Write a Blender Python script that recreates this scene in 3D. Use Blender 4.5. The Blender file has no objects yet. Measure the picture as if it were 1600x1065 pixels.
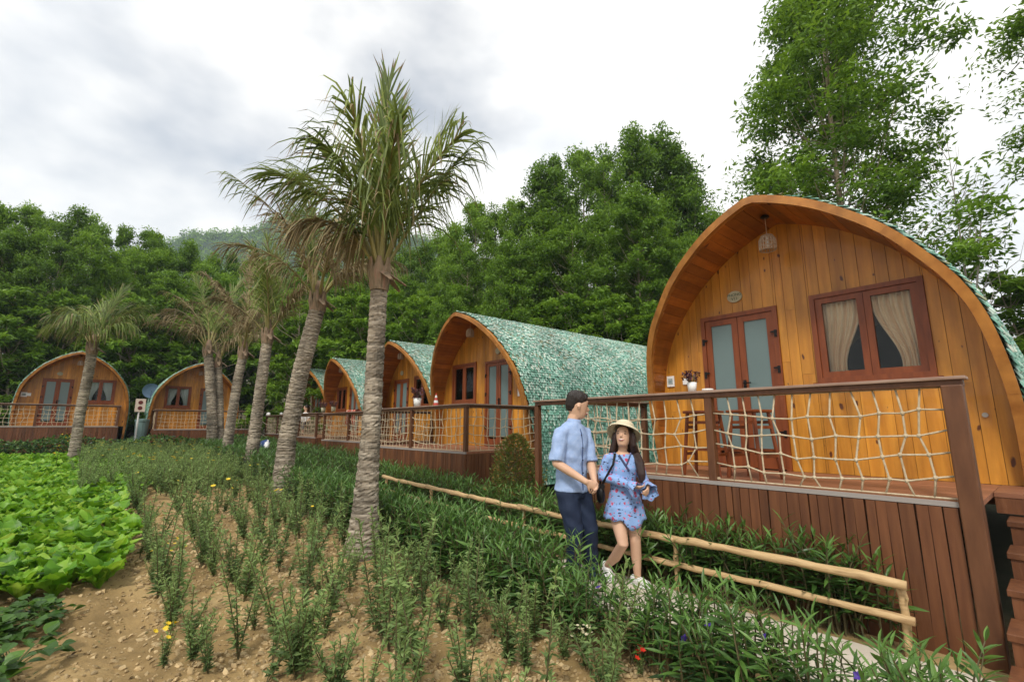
import bpy, math, random
import numpy as np
from mathutils import Vector, Matrix
rad = math.radians
sc = bpy.context.scene
COL = sc.collection

# ------------------------------------------------------------------ camera
CAM_H = 1.5
PITCH = math.atan(133/740.)
AZ = rad(49.15)
cam_d = bpy.data.cameras.new('camera'); cam = bpy.data.objects.new('camera', cam_d); COL.objects.link(cam)
cam.location = (0, 0, CAM_H); cam.rotation_euler = (math.pi/2+PITCH, 0, AZ)
cam_d.sensor_width = 36; cam_d.lens = 36*740/1600.; cam_d.clip_end = 3000; cam_d.clip_start = .05
sc.camera = cam
# ------------------------------------------------------------------ view
sc.view_settings.view_transform = 'Standard'; sc.view_settings.look = 'None'
sc.view_settings.exposure = 0.95; sc.view_settings.gamma = 1
sc.render.engine = 'CYCLES'
# ------------------------------------------------------------------ world: overcast sky with thin grey-blue gaps
SUN_EL, SUN_AZ = rad(50), rad(150)       # sun behind the camera, to its left
w = bpy.data.worlds.new('World'); sc.world = w; w.use_nodes = True
nt = w.node_tree; N = nt.nodes; L = nt.links; N.clear()
def wn(t, **k):
    n = N.new(t)
    for a, b in k.items(): setattr(n, a, b)
    return n
out = wn('ShaderNodeOutputWorld'); bg = wn('ShaderNodeBackground'); bg.inputs['Strength'].default_value = .1
sky = wn('ShaderNodeTexSky', sky_type='NISHITA', sun_disc=False, sun_elevation=SUN_EL, sun_rotation=SUN_AZ)
tc = wn('ShaderNodeTexCoord'); mp = wn('ShaderNodeMapping'); mp.inputs['Scale'].default_value = (1, 1, 1.9)
mp.inputs['Location'].default_value = (2.8, 5.6, 1.9)
n1 = wn('ShaderNodeTexNoise'); n1.inputs['Scale'].default_value = 1.5; n1.inputs['Detail'].default_value = 6; n1.inputs['Roughness'].default_value = .5
r1 = wn('ShaderNodeValToRGB'); r1.color_ramp.elements[0].position = .3; r1.color_ramp.elements[1].position = .45
r1.color_ramp.elements[0].color = (.3, .3, .3, 1)
n2 = wn('ShaderNodeTexNoise'); n2.inputs['Scale'].default_value = 2.3; n2.inputs['Detail'].default_value = 5
r2 = wn('ShaderNodeValToRGB'); r2.color_ramp.elements[0].color = (5.3, 5.4, 5.55, 1); r2.color_ramp.elements[1].color = (7.1, 6.95, 6.7, 1)
r2.color_ramp.elements[0].position = .3; r2.color_ramp.elements[1].position = .54
mx = wn('ShaderNodeMix', data_type='RGBA'); sm = wn('ShaderNodeMix', data_type='RGBA', blend_type='MULTIPLY')
sm.inputs[0].default_value = 1; sm.inputs[7].default_value = (.78, .75, .7, 1)
L.new(tc.outputs['Generated'], mp.inputs[0]); L.new(mp.outputs[0], n1.inputs['Vector']); L.new(mp.outputs[0], n2.inputs['Vector'])
L.new(n1.outputs[0], r1.inputs[0]); L.new(n2.outputs[0], r2.inputs[0])
L.new(sky.outputs[0], sm.inputs[6]); L.new(r1.outputs[0], mx.inputs[0]); L.new(sm.outputs[2], mx.inputs[6]); L.new(r2.outputs[0], mx.inputs[7])
L.new(mx.outputs[2], bg.inputs[0]); L.new(bg.outputs[0], out.inputs[0])
# ------------------------------------------------------------------ sun (veiled)
sd = bpy.data.lights.new('sun', 'SUN'); sd.energy = 1.5; sd.angle = rad(10); sd.color = (1, .95, .87)
so = bpy.data.objects.new('sun', sd); COL.objects.link(so)
sdir = Vector((math.sin(SUN_AZ)*math.cos(SUN_EL), math.cos(SUN_AZ)*math.cos(SUN_EL), math.sin(SUN_EL)))
so.rotation_euler = sdir.to_track_quat('Z', 'Y').to_euler(); so.location = (0, -6, 12)

# ================================================================== pixel helpers (photo pixel -> point on a known plane)
_c, _s = math.cos(PITCH), math.sin(PITCH); _y = rad(40.85)
_D1 = (-math.sin(_y), math.cos(_y)); _D2 = (math.cos(_y), math.sin(_y))
def ray(x, y):
    u, v = x-800, 532.5-y
    X, Y, Z = u, 740*_c-v*_s, 740*_s+v*_c
    return np.array([-(_D1[0]*X+_D1[1]*Y), _D2[0]*X+_D2[1]*Y, Z])
def onY(x, y, Y): r = ray(x, y); return r*(Y/r[1])+[0, 0, CAM_H]
def onX(x, y, X): r = ray(x, y); return r*(X/r[0])+[0, 0, CAM_H]
def onZ(x, y, z): r = ray(x, y); return r*((z-CAM_H)/r[2])+[0, 0, CAM_H]
def at_range(x, y, d): r = ray(x, y); return r*(d/math.hypot(r[0], r[1]))+[0, 0, CAM_H]

# ================================================================== mesh collector
class M:
    def __init__(s): s.V = []; s.F = []; s.mi = []; s.r = []; s.n = 0
    def add(s, V, F, mat=0, r=None):
        V = np.asarray(V, float).reshape(-1, 3); F = np.asarray(F, int)
        s.V.append(V); s.F.append(F+s.n); s.mi.append(np.full(len(F), mat)); s.n += len(V)
        s.r.append(np.full(len(F), .5) if r is None else (np.full(len(F), float(r)) if np.isscalar(r) else np.asarray(r, float)))
        return s
    def box(s, c, d, R=None, mat=0, r=None):
        q = np.array([[x, y, z] for x in (-.5, .5) for y in (-.5, .5) for z in (-.5, .5)])*np.array(d)
        if R is not None: q = q @ np.array(R).T
        return s.add(q+np.array(c), [[0, 1, 3, 2], [4, 6, 7, 5], [0, 4, 5, 1], [2, 3, 7, 6], [0, 2, 6, 4], [1, 5, 7, 3]], mat, r)
    def tube(s, P, R, n=8, mat=0, cap=True, side=None, r=None, round_cap=False):
        P = np.asarray(P, float); m = len(P)
        R = [(q, q) if np.isscalar(q) else q for q in (R if hasattr(R, '__len__') else [R]*m)]
        if round_cap:
            t0 = P[0]-P[1]; t0 /= np.linalg.norm(t0)+1e-9; t1 = P[-1]-P[-2]; t1 /= np.linalg.norm(t1)+1e-9
            a, b = R[0], R[-1]
            P = np.vstack([P[0]+t0*min(a)*.8, P[0]+t0*min(a)*.5, P, P[-1]+t1*min(b)*.5, P[-1]+t1*min(b)*.8])
            R = [(a[0]*.4, a[1]*.4), (a[0]*.8, a[1]*.8)]+R+[(b[0]*.8, b[1]*.8), (b[0]*.4, b[1]*.4)]; m += 4
        T = np.gradient(P, axis=0); T /= np.linalg.norm(T, axis=1)[:, None]+1e-9
        u = np.array(side, float) if side is not None else (np.array([1., 0, 0]) if abs(T[0][0]) < .8 else np.array([0., 1, 0]))
        th = np.arange(n)*2*math.pi/n; V = []
        for i in range(m):
            u = u-T[i]*(u@T[i]); u /= np.linalg.norm(u)+1e-9; v = np.cross(T[i], u)
            V.append(P[i]+np.outer(np.cos(th)*R[i][0], u)+np.outer(np.sin(th)*R[i][1], v))
        F = [[i*n+j, i*n+(j+1) % n, (i+1)*n+(j+1) % n, (i+1)*n+j] for i in range(m-1) for j in range(n)]
        k = s.n; s.add(np.vstack(V), F, mat, r)
        if cap:
            for f in (list(range(n))[::-1], [(m-1)*n+j for j in range(n)]):
                s.F.append(np.array([f])+k); s.mi.append(np.array([mat])); s.r.append(np.array([.5 if r is None or not np.isscalar(r) else r]))
        return s
    def lathe(s, prof, c=(0, 0, 0), n=16, mat=0):
        th = np.arange(n)*2*math.pi/n
        V = np.vstack([np.c_[np.cos(th)*a, np.sin(th)*a, np.full(n, z)] for a, z in prof])+np.array(c)
        m = len(prof)
        return s.add(V, [[i*n+j, i*n+(j+1) % n, (i+1)*n+(j+1) % n, (i+1)*n+j] for i in range(m-1) for j in range(n)], mat)
    def inst(s, tpl, R, T, S, mat=0, r=None):
        tv, tf = tpl; m = len(T); S = np.asarray(S, float)
        if S.ndim == 1: S = S[:, None, None]
        else: S = S[:, None, :]
        V = np.einsum('mij,mkj->mki', R, tv[None]*S)+np.asarray(T)[:, None, :]
        F = (tf[None]+(np.arange(m)*len(tv))[:, None, None]).reshape(-1, tf.shape[1])
        if r is None: r = np.full(m, .5)
        return s.add(V.reshape(-1, 3), F, mat, np.repeat(r, len(tf)))
    def arrays(s): return np.vstack(s.V)
    def mesh(s, name, mats, smooth=False):
        me = bpy.data.meshes.new(name)
        V = np.vstack(s.V)
        tot = np.concatenate([np.full(len(f), f.shape[1]) for f in s.F]); loops = np.concatenate([f.ravel() for f in s.F])
        me.vertices.add(len(V)); me.vertices.foreach_set('co', V.ravel().astype(np.float32))
        me.loops.add(len(loops)); me.loops.foreach_set('vertex_index', loops.astype(np.int32))
        me.polygons.add(len(tot)); me.polygons.foreach_set('loop_start', np.concatenate([[0], np.cumsum(tot)[:-1]]).astype(np.int32))
        me.polygons.foreach_set('material_index', np.concatenate(s.mi).astype(np.int32))
        me.polygons.foreach_set('use_smooth', np.full(len(tot), bool(smooth)))
        me.update(calc_edges=True)
        at = me.attributes.new('rnd', 'FLOAT', 'FACE'); at.data.foreach_set('value', np.concatenate(s.r).astype(np.float32))
        for m in (mats if isinstance(mats, (list, tuple)) else [mats]): me.materials.append(m)
        return me
    def build(s, name, mats, parent=None, smooth=False, bevel=0):
        o = bpy.data.objects.new(name, s.mesh(name, mats, smooth)); COL.objects.link(o)
        if parent: o.parent = parent
        if bevel:
            b = o.modifiers.new('bevel', 'BEVEL'); b.width = bevel; b.segments = 2; b.limit_method = 'ANGLE'
        return o
def link(name, me, parent=None, loc=(0, 0, 0), rz=0, sc_=1.0, rot=None):
    o = bpy.data.objects.new(name, me); COL.objects.link(o); o.location = loc
    o.rotation_euler = rot if rot is not None else (0, 0, rz)
    o.scale = (sc_,)*3 if np.isscalar(sc_) else sc_
    if parent: o.parent = parent
    return o
def empty(name, loc, rz=0):
    o = bpy.data.objects.new(name, None); COL.objects.link(o); o.location = loc; o.rotation_euler = (0, 0, rz); o.empty_display_size = .2
    return o
def tag(o, label=None, cat=None, group=None, kind=None):
    for k, v in (('label', label), ('category', cat), ('group', group), ('kind', kind)):
        if v: o[k] = v
    return o
def quads(nr, nc): return np.array([[i*nc+j, i*nc+j+1, (i+1)*nc+j+1, (i+1)*nc+j] for i in range(nr-1) for j in range(nc-1)])
def leaf(L, W, widths, fold=.15, droop=.2, nr=None):
    """curved folded leaf along +x, 3 columns"""
    nr = len(widths); V = []
    for i, ww in enumerate(widths):
        t = i/(nr-1); x = L*t*(1-.25*droop*t); z = -droop*L*t*t*.6
        V += [[x, -W*ww/2, z+fold*W*ww/2], [x, 0, z], [x, W*ww/2, z+fold*W*ww/2]]
    return np.array(V), quads(nr, 3)
RH = (np.array([[0, 0, 0], [.45, -.5, .06], [1, 0, -.05], [.45, .5, .06]]), np.array([[0, 1, 2, 3]]))   # one small leaf
def rots(az, el, roll=None):
    az, el = np.asarray(az, float), np.asarray(el, float); roll = np.zeros_like(az) if roll is None else np.asarray(roll, float)
    ca, sa, ce, se, cr, sr = np.cos(az), np.sin(az), np.cos(el), np.sin(el), np.cos(roll), np.sin(roll); o = np.zeros_like(az); i = np.ones_like(az)
    Rz = np.stack([ca, -sa, o, sa, ca, o, o, o, i], -1).reshape(-1, 3, 3)
    Ry = np.stack([ce, o, -se, o, i, o, se, o, ce], -1).reshape(-1, 3, 3)
    Rx = np.stack([i, o, o, o, cr, -sr, o, sr, cr], -1).reshape(-1, 3, 3)
    return Rz @ Ry @ Rx

# ================================================================== materials
def mat(name, col, rough=.6, var=None, scale=(1, 1, 1), noise=6, detail=6, bump=0, bscale=40, spec=.4, use_rnd=False, metal=0, coat=0, lo=.3, hi=.7):
    m = bpy.data.materials.new(name); m.use_nodes = True; t = m.node_tree; b = t.nodes['Principled BSDF']
    b.inputs['Roughness'].default_value = rough; b.inputs['Specular IOR Level'].default_value = spec; b.inputs['Metallic'].default_value = metal
    b.inputs['Coat Weight'].default_value = coat
    if var is None and not bump:
        b.inputs['Base Color'].default_value = (*col, 1); return m
    tc = t.nodes.new('ShaderNodeTexCoord'); mp = t.nodes.new('ShaderNodeMapping'); mp.inputs['Scale'].default_value = scale
    t.links.new(tc.outputs['Object'], mp.inputs[0])
    oi = t.nodes.new('ShaderNodeObjectInfo'); ad = t.nodes.new('ShaderNodeVectorMath'); ad.operation = 'ADD'
    sc_ = t.nodes.new('ShaderNodeVectorMath'); sc_.operation = 'SCALE'; sc_.inputs['Scale'].default_value = 0
    cmb = t.nodes.new('ShaderNodeCombineXYZ')
    mu = t.nodes.new('ShaderNodeMath'); mu.operation = 'MULTIPLY'; mu.inputs[1].default_value = 37.
    t.links.new(oi.outputs['Random'], mu.inputs[0]); t.links.new(mu.outputs[0], cmb.inputs[0]); t.links.new(mu.outputs[0], cmb.inputs[2])
    t.links.new(mp.outputs[0], ad.inputs[0]); t.links.new(cmb.outputs[0], ad.inputs[1])
    nz = t.nodes.new('ShaderNodeTexNoise'); nz.inputs['Scale'].default_value = noise; nz.inputs['Detail'].default_value = detail
    t.links.new(ad.outputs[0], nz.inputs['Vector'])
    rp = t.nodes.new('ShaderNodeValToRGB'); rp.color_ramp.elements[0].position = lo; rp.color_ramp.elements[1].position = hi
    cols = [col]+(var or [])
    rp.color_ramp.elements[0].color = (*cols[0], 1); rp.color_ramp.elements[1].color = (*cols[-1], 1)
    for i, cc in enumerate(cols[1:-1]):
        e = rp.color_ramp.elements.new(lo+(hi-lo)*(i+1)/(len(cols)-1)); e.color = (*cc, 1)
    t.links.new(nz.outputs[0], rp.inputs[0]); src = rp.outputs[0]
    t.links.new(src, b.inputs['Base Color'])
    if bump:
        n3 = t.nodes.new('ShaderNodeTexNoise'); n3.inputs['Scale'].default_value = bscale; n3.inputs['Detail'].default_value = 4
        t.links.new(ad.outputs[0], n3.inputs['Vector'])
        bp = t.nodes.new('ShaderNodeBump'); bp.inputs['Strength'].default_value = bump; bp.inputs['Distance'].default_value = .02
        t.links.new(n3.outputs[0], bp.inputs['Height']); t.links.new(bp.outputs[0], b.inputs['Normal'])
    m['src'] = 1
    return m
def rnd_tint(m, amt=.35, obj=False, att='rnd'):
    """multiply the base colour by a per-piece random value"""
    t = m.node_tree; b = t.nodes['Principled BSDF']
    if obj: a = t.nodes.new('ShaderNodeObjectInfo'); o = a.outputs['Random']
    else: a = t.nodes.new('ShaderNodeAttribute'); a.attribute_name = att; o = a.outputs['Fac']
    mr = t.nodes.new('ShaderNodeMapRange'); mr.inputs[3].default_value = 1-amt; mr.inputs[4].default_value = 1+amt
    t.links.new(o, mr.inputs[0])
    mxx = t.nodes.new('ShaderNodeMix'); mxx.data_type = 'RGBA'; mxx.blend_type = 'MULTIPLY'; mxx.inputs[0].default_value = 1
    if b.inputs['Base Color'].is_linked: t.links.new(b.inputs['Base Color'].links[0].from_socket, mxx.inputs[6])
    else: mxx.inputs[6].default_value = b.inputs['Base Color'].default_value
    t.links.new(mr.outputs[0], mxx.inputs[7]); t.links.new(mxx.outputs[2], b.inputs['Base Color'])
    return m
def pine(name, c1, c2, knot=(.1, .025, .006), grain=(7, 7, .5), rough=.42, kscale=1.0):
    """varnished pine: long grain, per-board tone, scattered knots"""
    m = mat(name, c1, rough, [c2], scale=grain, noise=3, detail=8, bump=.08, bscale=9, coat=.15, lo=.28, hi=.72)
    t = m.node_tree; b = t.nodes['Principled BSDF']
    src = b.inputs['Base Color'].links[0].from_socket
    tc = t.nodes.new('ShaderNodeTexCoord'); mp = t.nodes.new('ShaderNodeMapping')
    g = np.array(grain)/max(grain); g = np.where(g < .5, .55, 1.25)
    g = g*np.array([1, 0, 1]) if grain[2] < 1 else g
    mp.inputs['Scale'].default_value = tuple(g*kscale)
    sx_ = t.nodes.new('ShaderNodeSeparateXYZ'); cx_ = t.nodes.new('ShaderNodeCombineXYZ'); t.links.new(tc.outputs['Object'], sx_.inputs[0])
    if grain[2] < 1: t.links.new(sx_.outputs[0], cx_.inputs[0]); t.links.new(sx_.outputs[2], cx_.inputs[1]); mp.inputs['Scale'].default_value = (1.25*kscale, .6*kscale, 1)
    else:
        ah = t.nodes.new('ShaderNodeMath'); ah.operation = 'SUBTRACT'; t.links.new(sx_.outputs[0], ah.inputs[0]); t.links.new(sx_.outputs[2], ah.inputs[1])
        t.links.new(ah.outputs[0], cx_.inputs[0]); t.links.new(sx_.outputs[1], cx_.inputs[1]); mp.inputs['Scale'].default_value = (1*kscale, .7*kscale, 1)
    t.links.new(cx_.outputs[0], mp.inputs[0])
    wn_ = t.nodes.new('ShaderNodeTexNoise'); wn_.inputs['Scale'].default_value = 14
    t.links.new(mp.outputs[0], wn_.inputs['Vector'])
    av = t.nodes.new('ShaderNodeVectorMath'); av.operation = 'MULTIPLY_ADD'; av.inputs[1].default_value = (.05, .05, .05)
    t.links.new(wn_.outputs['Color'], av.inputs[0]); t.links.new(mp.outputs[0], av.inputs[2])
    vo = t.nodes.new('ShaderNodeTexVoronoi'); vo.voronoi_dimensions = '2D'; vo.inputs['Scale'].default_value = 5.2; t.links.new(av.outputs[0], vo.inputs['Vector'])
    # knot radius differs from cell to cell, many cells have none
    sp = t.nodes.new('ShaderNodeSeparateColor'); t.links.new(vo.outputs['Color'], sp.inputs[0])
    mr = t.nodes.new('ShaderNodeMapRange'); mr.inputs[1].default_value = .35; mr.inputs[2].default_value = 1; mr.inputs[3].default_value = -.06; mr.inputs[4].default_value = .1
    t.links.new(sp.outputs[0], mr.inputs[0])
    sb = t.nodes.new('ShaderNodeMath'); sb.operation = 'SUBTRACT'; t.links.new(mr.outputs[0], sb.inputs[0]); t.links.new(vo.outputs['Distance'], sb.inputs[1])
    m2 = t.nodes.new('ShaderNodeMapRange'); m2.inputs[1].default_value = -.035; m2.inputs[2].default_value = .012; t.links.new(sb.outputs[0], m2.inputs[0])
    mxx = t.nodes.new('ShaderNodeMix'); mxx.data_type = 'RGBA'; t.links.new(m2.outputs[0], mxx.inputs[0]); t.links.new(src, mxx.inputs[6]); mxx.inputs[7].default_value = (*knot, 1)
    wz = t.nodes.new('ShaderNodeTexNoise'); wz.inputs['Scale'].default_value = 1.6; wz.inputs['Detail'].default_value = 7; wz.inputs['Roughness'].default_value = .62
    wm = t.nodes.new('ShaderNodeMapping'); wm.inputs['Scale'].default_value = (1.6, 1.6, .55); t.links.new(tc.outputs['Object'], wm.inputs[0]); t.links.new(wm.outputs[0], wz.inputs['Vector'])
    wr = t.nodes.new('ShaderNodeMapRange'); wr.inputs[1].default_value = .3; wr.inputs[2].default_value = .68; wr.inputs[3].default_value = .6; wr.inputs[4].default_value = 1.18; t.links.new(wz.outputs[0], wr.inputs[0])
    wx = t.nodes.new('ShaderNodeMix'); wx.data_type = 'RGBA'; wx.blend_type = 'MULTIPLY'; wx.inputs[0].default_value = 1; t.links.new(mxx.outputs[2], wx.inputs[6]); t.links.new(wr.outputs[0], wx.inputs[7])
    t.links.new(wx.outputs[2], b.inputs['Base Color'])
    return m
def leafmat(name, cols, rough=.45, trans=.35, spec=.35):
    m = bpy.data.materials.new(name); m.use_nodes = True; t = m.node_tree; b = t.nodes['Principled BSDF']
    a = t.nodes.new('ShaderNodeAttribute'); a.attribute_name = 'rnd'
    oi = t.nodes.new('ShaderNodeObjectInfo')
    mr = t.nodes.new('ShaderNodeMapRange'); mr.inputs[3].default_value = -.2; mr.inputs[4].default_value = .17; t.links.new(oi.outputs['Random'], mr.inputs[0])
    ad = t.nodes.new('ShaderNodeMath'); ad.operation = 'ADD'; t.links.new(a.outputs['Fac'], ad.inputs[0]); t.links.new(mr.outputs[0], ad.inputs[1])
    rp = t.nodes.new('ShaderNodeValToRGB'); e = rp.color_ramp.elements; e[0].color = (*cols[0], 1); e[1].color = (*cols[-1], 1)
    for i, cc in enumerate(cols[1:-1]): e.new((i+1)/(len(cols)-1)).color = (*cc, 1)
    t.links.new(ad.outputs[0], rp.inputs[0])
    b.inputs['Roughness'].default_value = rough; b.inputs['Specular IOR Level'].default_value = spec
    t.links.new(rp.outputs[0], b.inputs['Base Color'])
    tr = t.nodes.new('ShaderNodeBsdfTranslucent'); mxs = t.nodes.new('ShaderNodeMixShader'); mxs.inputs[0].default_value = trans
    hs = t.nodes.new('ShaderNodeHueSaturation'); hs.inputs['Value'].default_value = 1.5; hs.inputs['Hue'].default_value = .485
    t.links.new(rp.outputs[0], hs.inputs['Color']); t.links.new(hs.outputs[0], tr.inputs[0])
    t.links.new(b.outputs[0], mxs.inputs[1]); t.links.new(tr.outputs[0], mxs.inputs[2]); t.links.new(mxs.outputs[0], t.nodes['Material Output'].inputs[0])
    return m
def glassmat(name, tint=(.9, .95, .95), refl=.12):
    m = bpy.data.materials.new(name); m.use_nodes = True; t = m.node_tree; t.nodes.remove(t.nodes['Principled BSDF'])
    tr = t.nodes.new('ShaderNodeBsdfTransparent'); tr.inputs[0].default_value = (*tint, 1); gl = t.nodes.new('ShaderNodeBsdfGlossy'); gl.inputs['Roughness'].default_value = .03
    fr = t.nodes.new('ShaderNodeFresnel'); fr.inputs[0].default_value = 1.3
    mxs = t.nodes.new('ShaderNodeMixShader'); t.links.new(fr.outputs[0], mxs.inputs[0]); t.links.new(tr.outputs[0], mxs.inputs[1]); t.links.new(gl.outputs[0], mxs.inputs[2])
    t.links.new(mxs.outputs[0], t.nodes['Material Output'].inputs[0]); return m

MT = {}
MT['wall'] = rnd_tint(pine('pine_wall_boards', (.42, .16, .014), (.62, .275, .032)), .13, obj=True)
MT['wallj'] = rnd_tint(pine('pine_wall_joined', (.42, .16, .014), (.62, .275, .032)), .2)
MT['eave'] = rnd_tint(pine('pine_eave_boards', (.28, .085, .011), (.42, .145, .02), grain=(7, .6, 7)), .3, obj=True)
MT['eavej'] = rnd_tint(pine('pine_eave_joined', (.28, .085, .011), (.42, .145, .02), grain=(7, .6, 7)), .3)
MT['fascia'] = pine('pine_fascia', (.3, .11, .02), (.52, .23, .05), grain=(2, 6, 2))
MT['roofcore'] = mat('roof_shell_wood', (.2, .08, .02), .7)
MT['frame'] = mat('red_brown_frame_wood', (.15, .034, .009), .42, [(.24, .062, .016)], scale=(6, 6, 1), noise=3, bump=.05)
MT['frost'] = mat('frosted_glass', (.105, .16, .16), .3, [(.15, .215, .21)], scale=(.5, .5, .3), noise=1.5, detail=2, spec=.6)
MT['glass'] = glassmat('window_glass')
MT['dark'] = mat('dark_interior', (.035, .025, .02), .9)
MT['curtain'] = mat('beige_curtain_cloth', (.78, .5, .31), .85, [(.86, .6, .4)], noise=8)
MT['sheer'] = mat('white_curtain_cloth', (.6, .57, .54), .85)
MT['metal'] = mat('black_metal', (.015, .015, .015), .4, metal=.6)
MT['deck'] = rnd_tint(mat('brown_stained_boards', (.09, .031, .012), .55, [(.135, .049, .018), (.18, .072, .029)], scale=(8, 8, .7), noise=3, bump=.12, bscale=10, lo=.25, hi=.8), .2, obj=True)
MT['deckj'] = rnd_tint(mat('brown_stained_joined', (.09, .031, .012), .55, [(.135, .049, .018), (.18, .072, .029)], scale=(8, 8, .7), noise=3, bump=.12, bscale=10, lo=.25, hi=.8), .3)
MT['floor'] = rnd_tint(mat('deck_floor_boards', (.2, .075, .035), .5, [(.3, .13, .07)], scale=(.8, 8, 8), noise=3, bump=.08), .2, obj=True)
MT['post'] = mat('brown_painted_posts', (.09, .034, .014), .45, [(.14, .058, .025)], scale=(5, 5, 1), noise=4, bump=.06)
MT['railtop'] = mat('weathered_rail_top', (.23, .14, .1), .5, [(.36, .25, .19)], scale=(1, 5, 5), noise=4, bump=.05)
MT['edge'] = mat('grey_edge_strip', (.3, .27, .25), .6)
MT['rope'] = mat('cream_rope', (.45, .36, .23), .9, [(.6, .5, .35)], noise=30, bump=.3, bscale=150)
MT['bamboo'] = mat('peeled_log', (.42, .27, .12), .6, [(.55, .38, .19), (.3, .18, .08)], scale=(1, 8, 8), noise=4, bump=.25, bscale=12)
MT['concrete'] = mat('pale_concrete', (.47, .41, .33), .85, [(.6, .54, .45)], noise=2.5, detail=9, bump=.25, bscale=60)
MT['white'] = mat('white_plastic', (.75, .75, .73), .4)
MT['cream'] = mat('cream_plaster', (.62, .5, .4), .8, [(.68, .56, .46)], noise=2)

# shingles: every scale keeps its own tone
def shinglemat():
    m = bpy.data.materials.new('green_bamboo_scales'); m.use_nodes = True; t = m.node_tree; b = t.nodes['Principled BSDF']
    a = t.nodes.new('ShaderNodeAttribute'); a.attribute_name = 'rnd'; rp = t.nodes.new('ShaderNodeValToRGB'); rp.color_ramp.interpolation = 'CONSTANT'
    cols = [(.04, .12, .08), (.07, .2, .14), (.11, .28, .2), (.17, .36, .28), (.28, .45, .37), (.44, .55, .47), (.56, .6, .5), (.2, .22, .12)]
    e = rp.color_ramp.elements; e[0].color = (*cols[0], 1); e[1].color = (*cols[-1], 1); e[1].position = .95
    for p, cc in zip((.1, .25, .42, .58, .74, .87), cols[1:-1]): e.new(p).color = (*cc, 1)
    t.links.new(a.outputs['Fac'], rp.inputs[0])
    tc = t.nodes.new('ShaderNodeTexCoord'); nz = t.nodes.new('ShaderNodeTexNoise'); nz.inputs['Scale'].default_value = 1.1; nz.inputs['Detail'].default_value = 4
    t.links.new(tc.outputs['Object'], nz.inputs['Vector'])
    mr = t.nodes.new('ShaderNodeMapRange'); mr.inputs[1].default_value = .3; mr.inputs[2].default_value = .7; mr.inputs[3].default_value = .7; mr.inputs[4].default_value = 1.25
    t.links.new(nz.outputs[0], mr.inputs[0])
    mxx = t.nodes.new('ShaderNodeMix'); mxx.data_type = 'RGBA'; mxx.blend_type = 'MULTIPLY'; mxx.inputs[0].default_value = 1
    t.links.new(rp.outputs[0], mxx.inputs[6]); t.links.new(mr.outputs[0], mxx.inputs[7]); t.links.new(mxx.outputs[2], b.inputs['Base Color'])
    b.inputs['Roughness'].default_value = .38; b.inputs['Specular IOR Level'].default_value = .5
    return m
MT['shingle'] = shinglemat()

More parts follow.
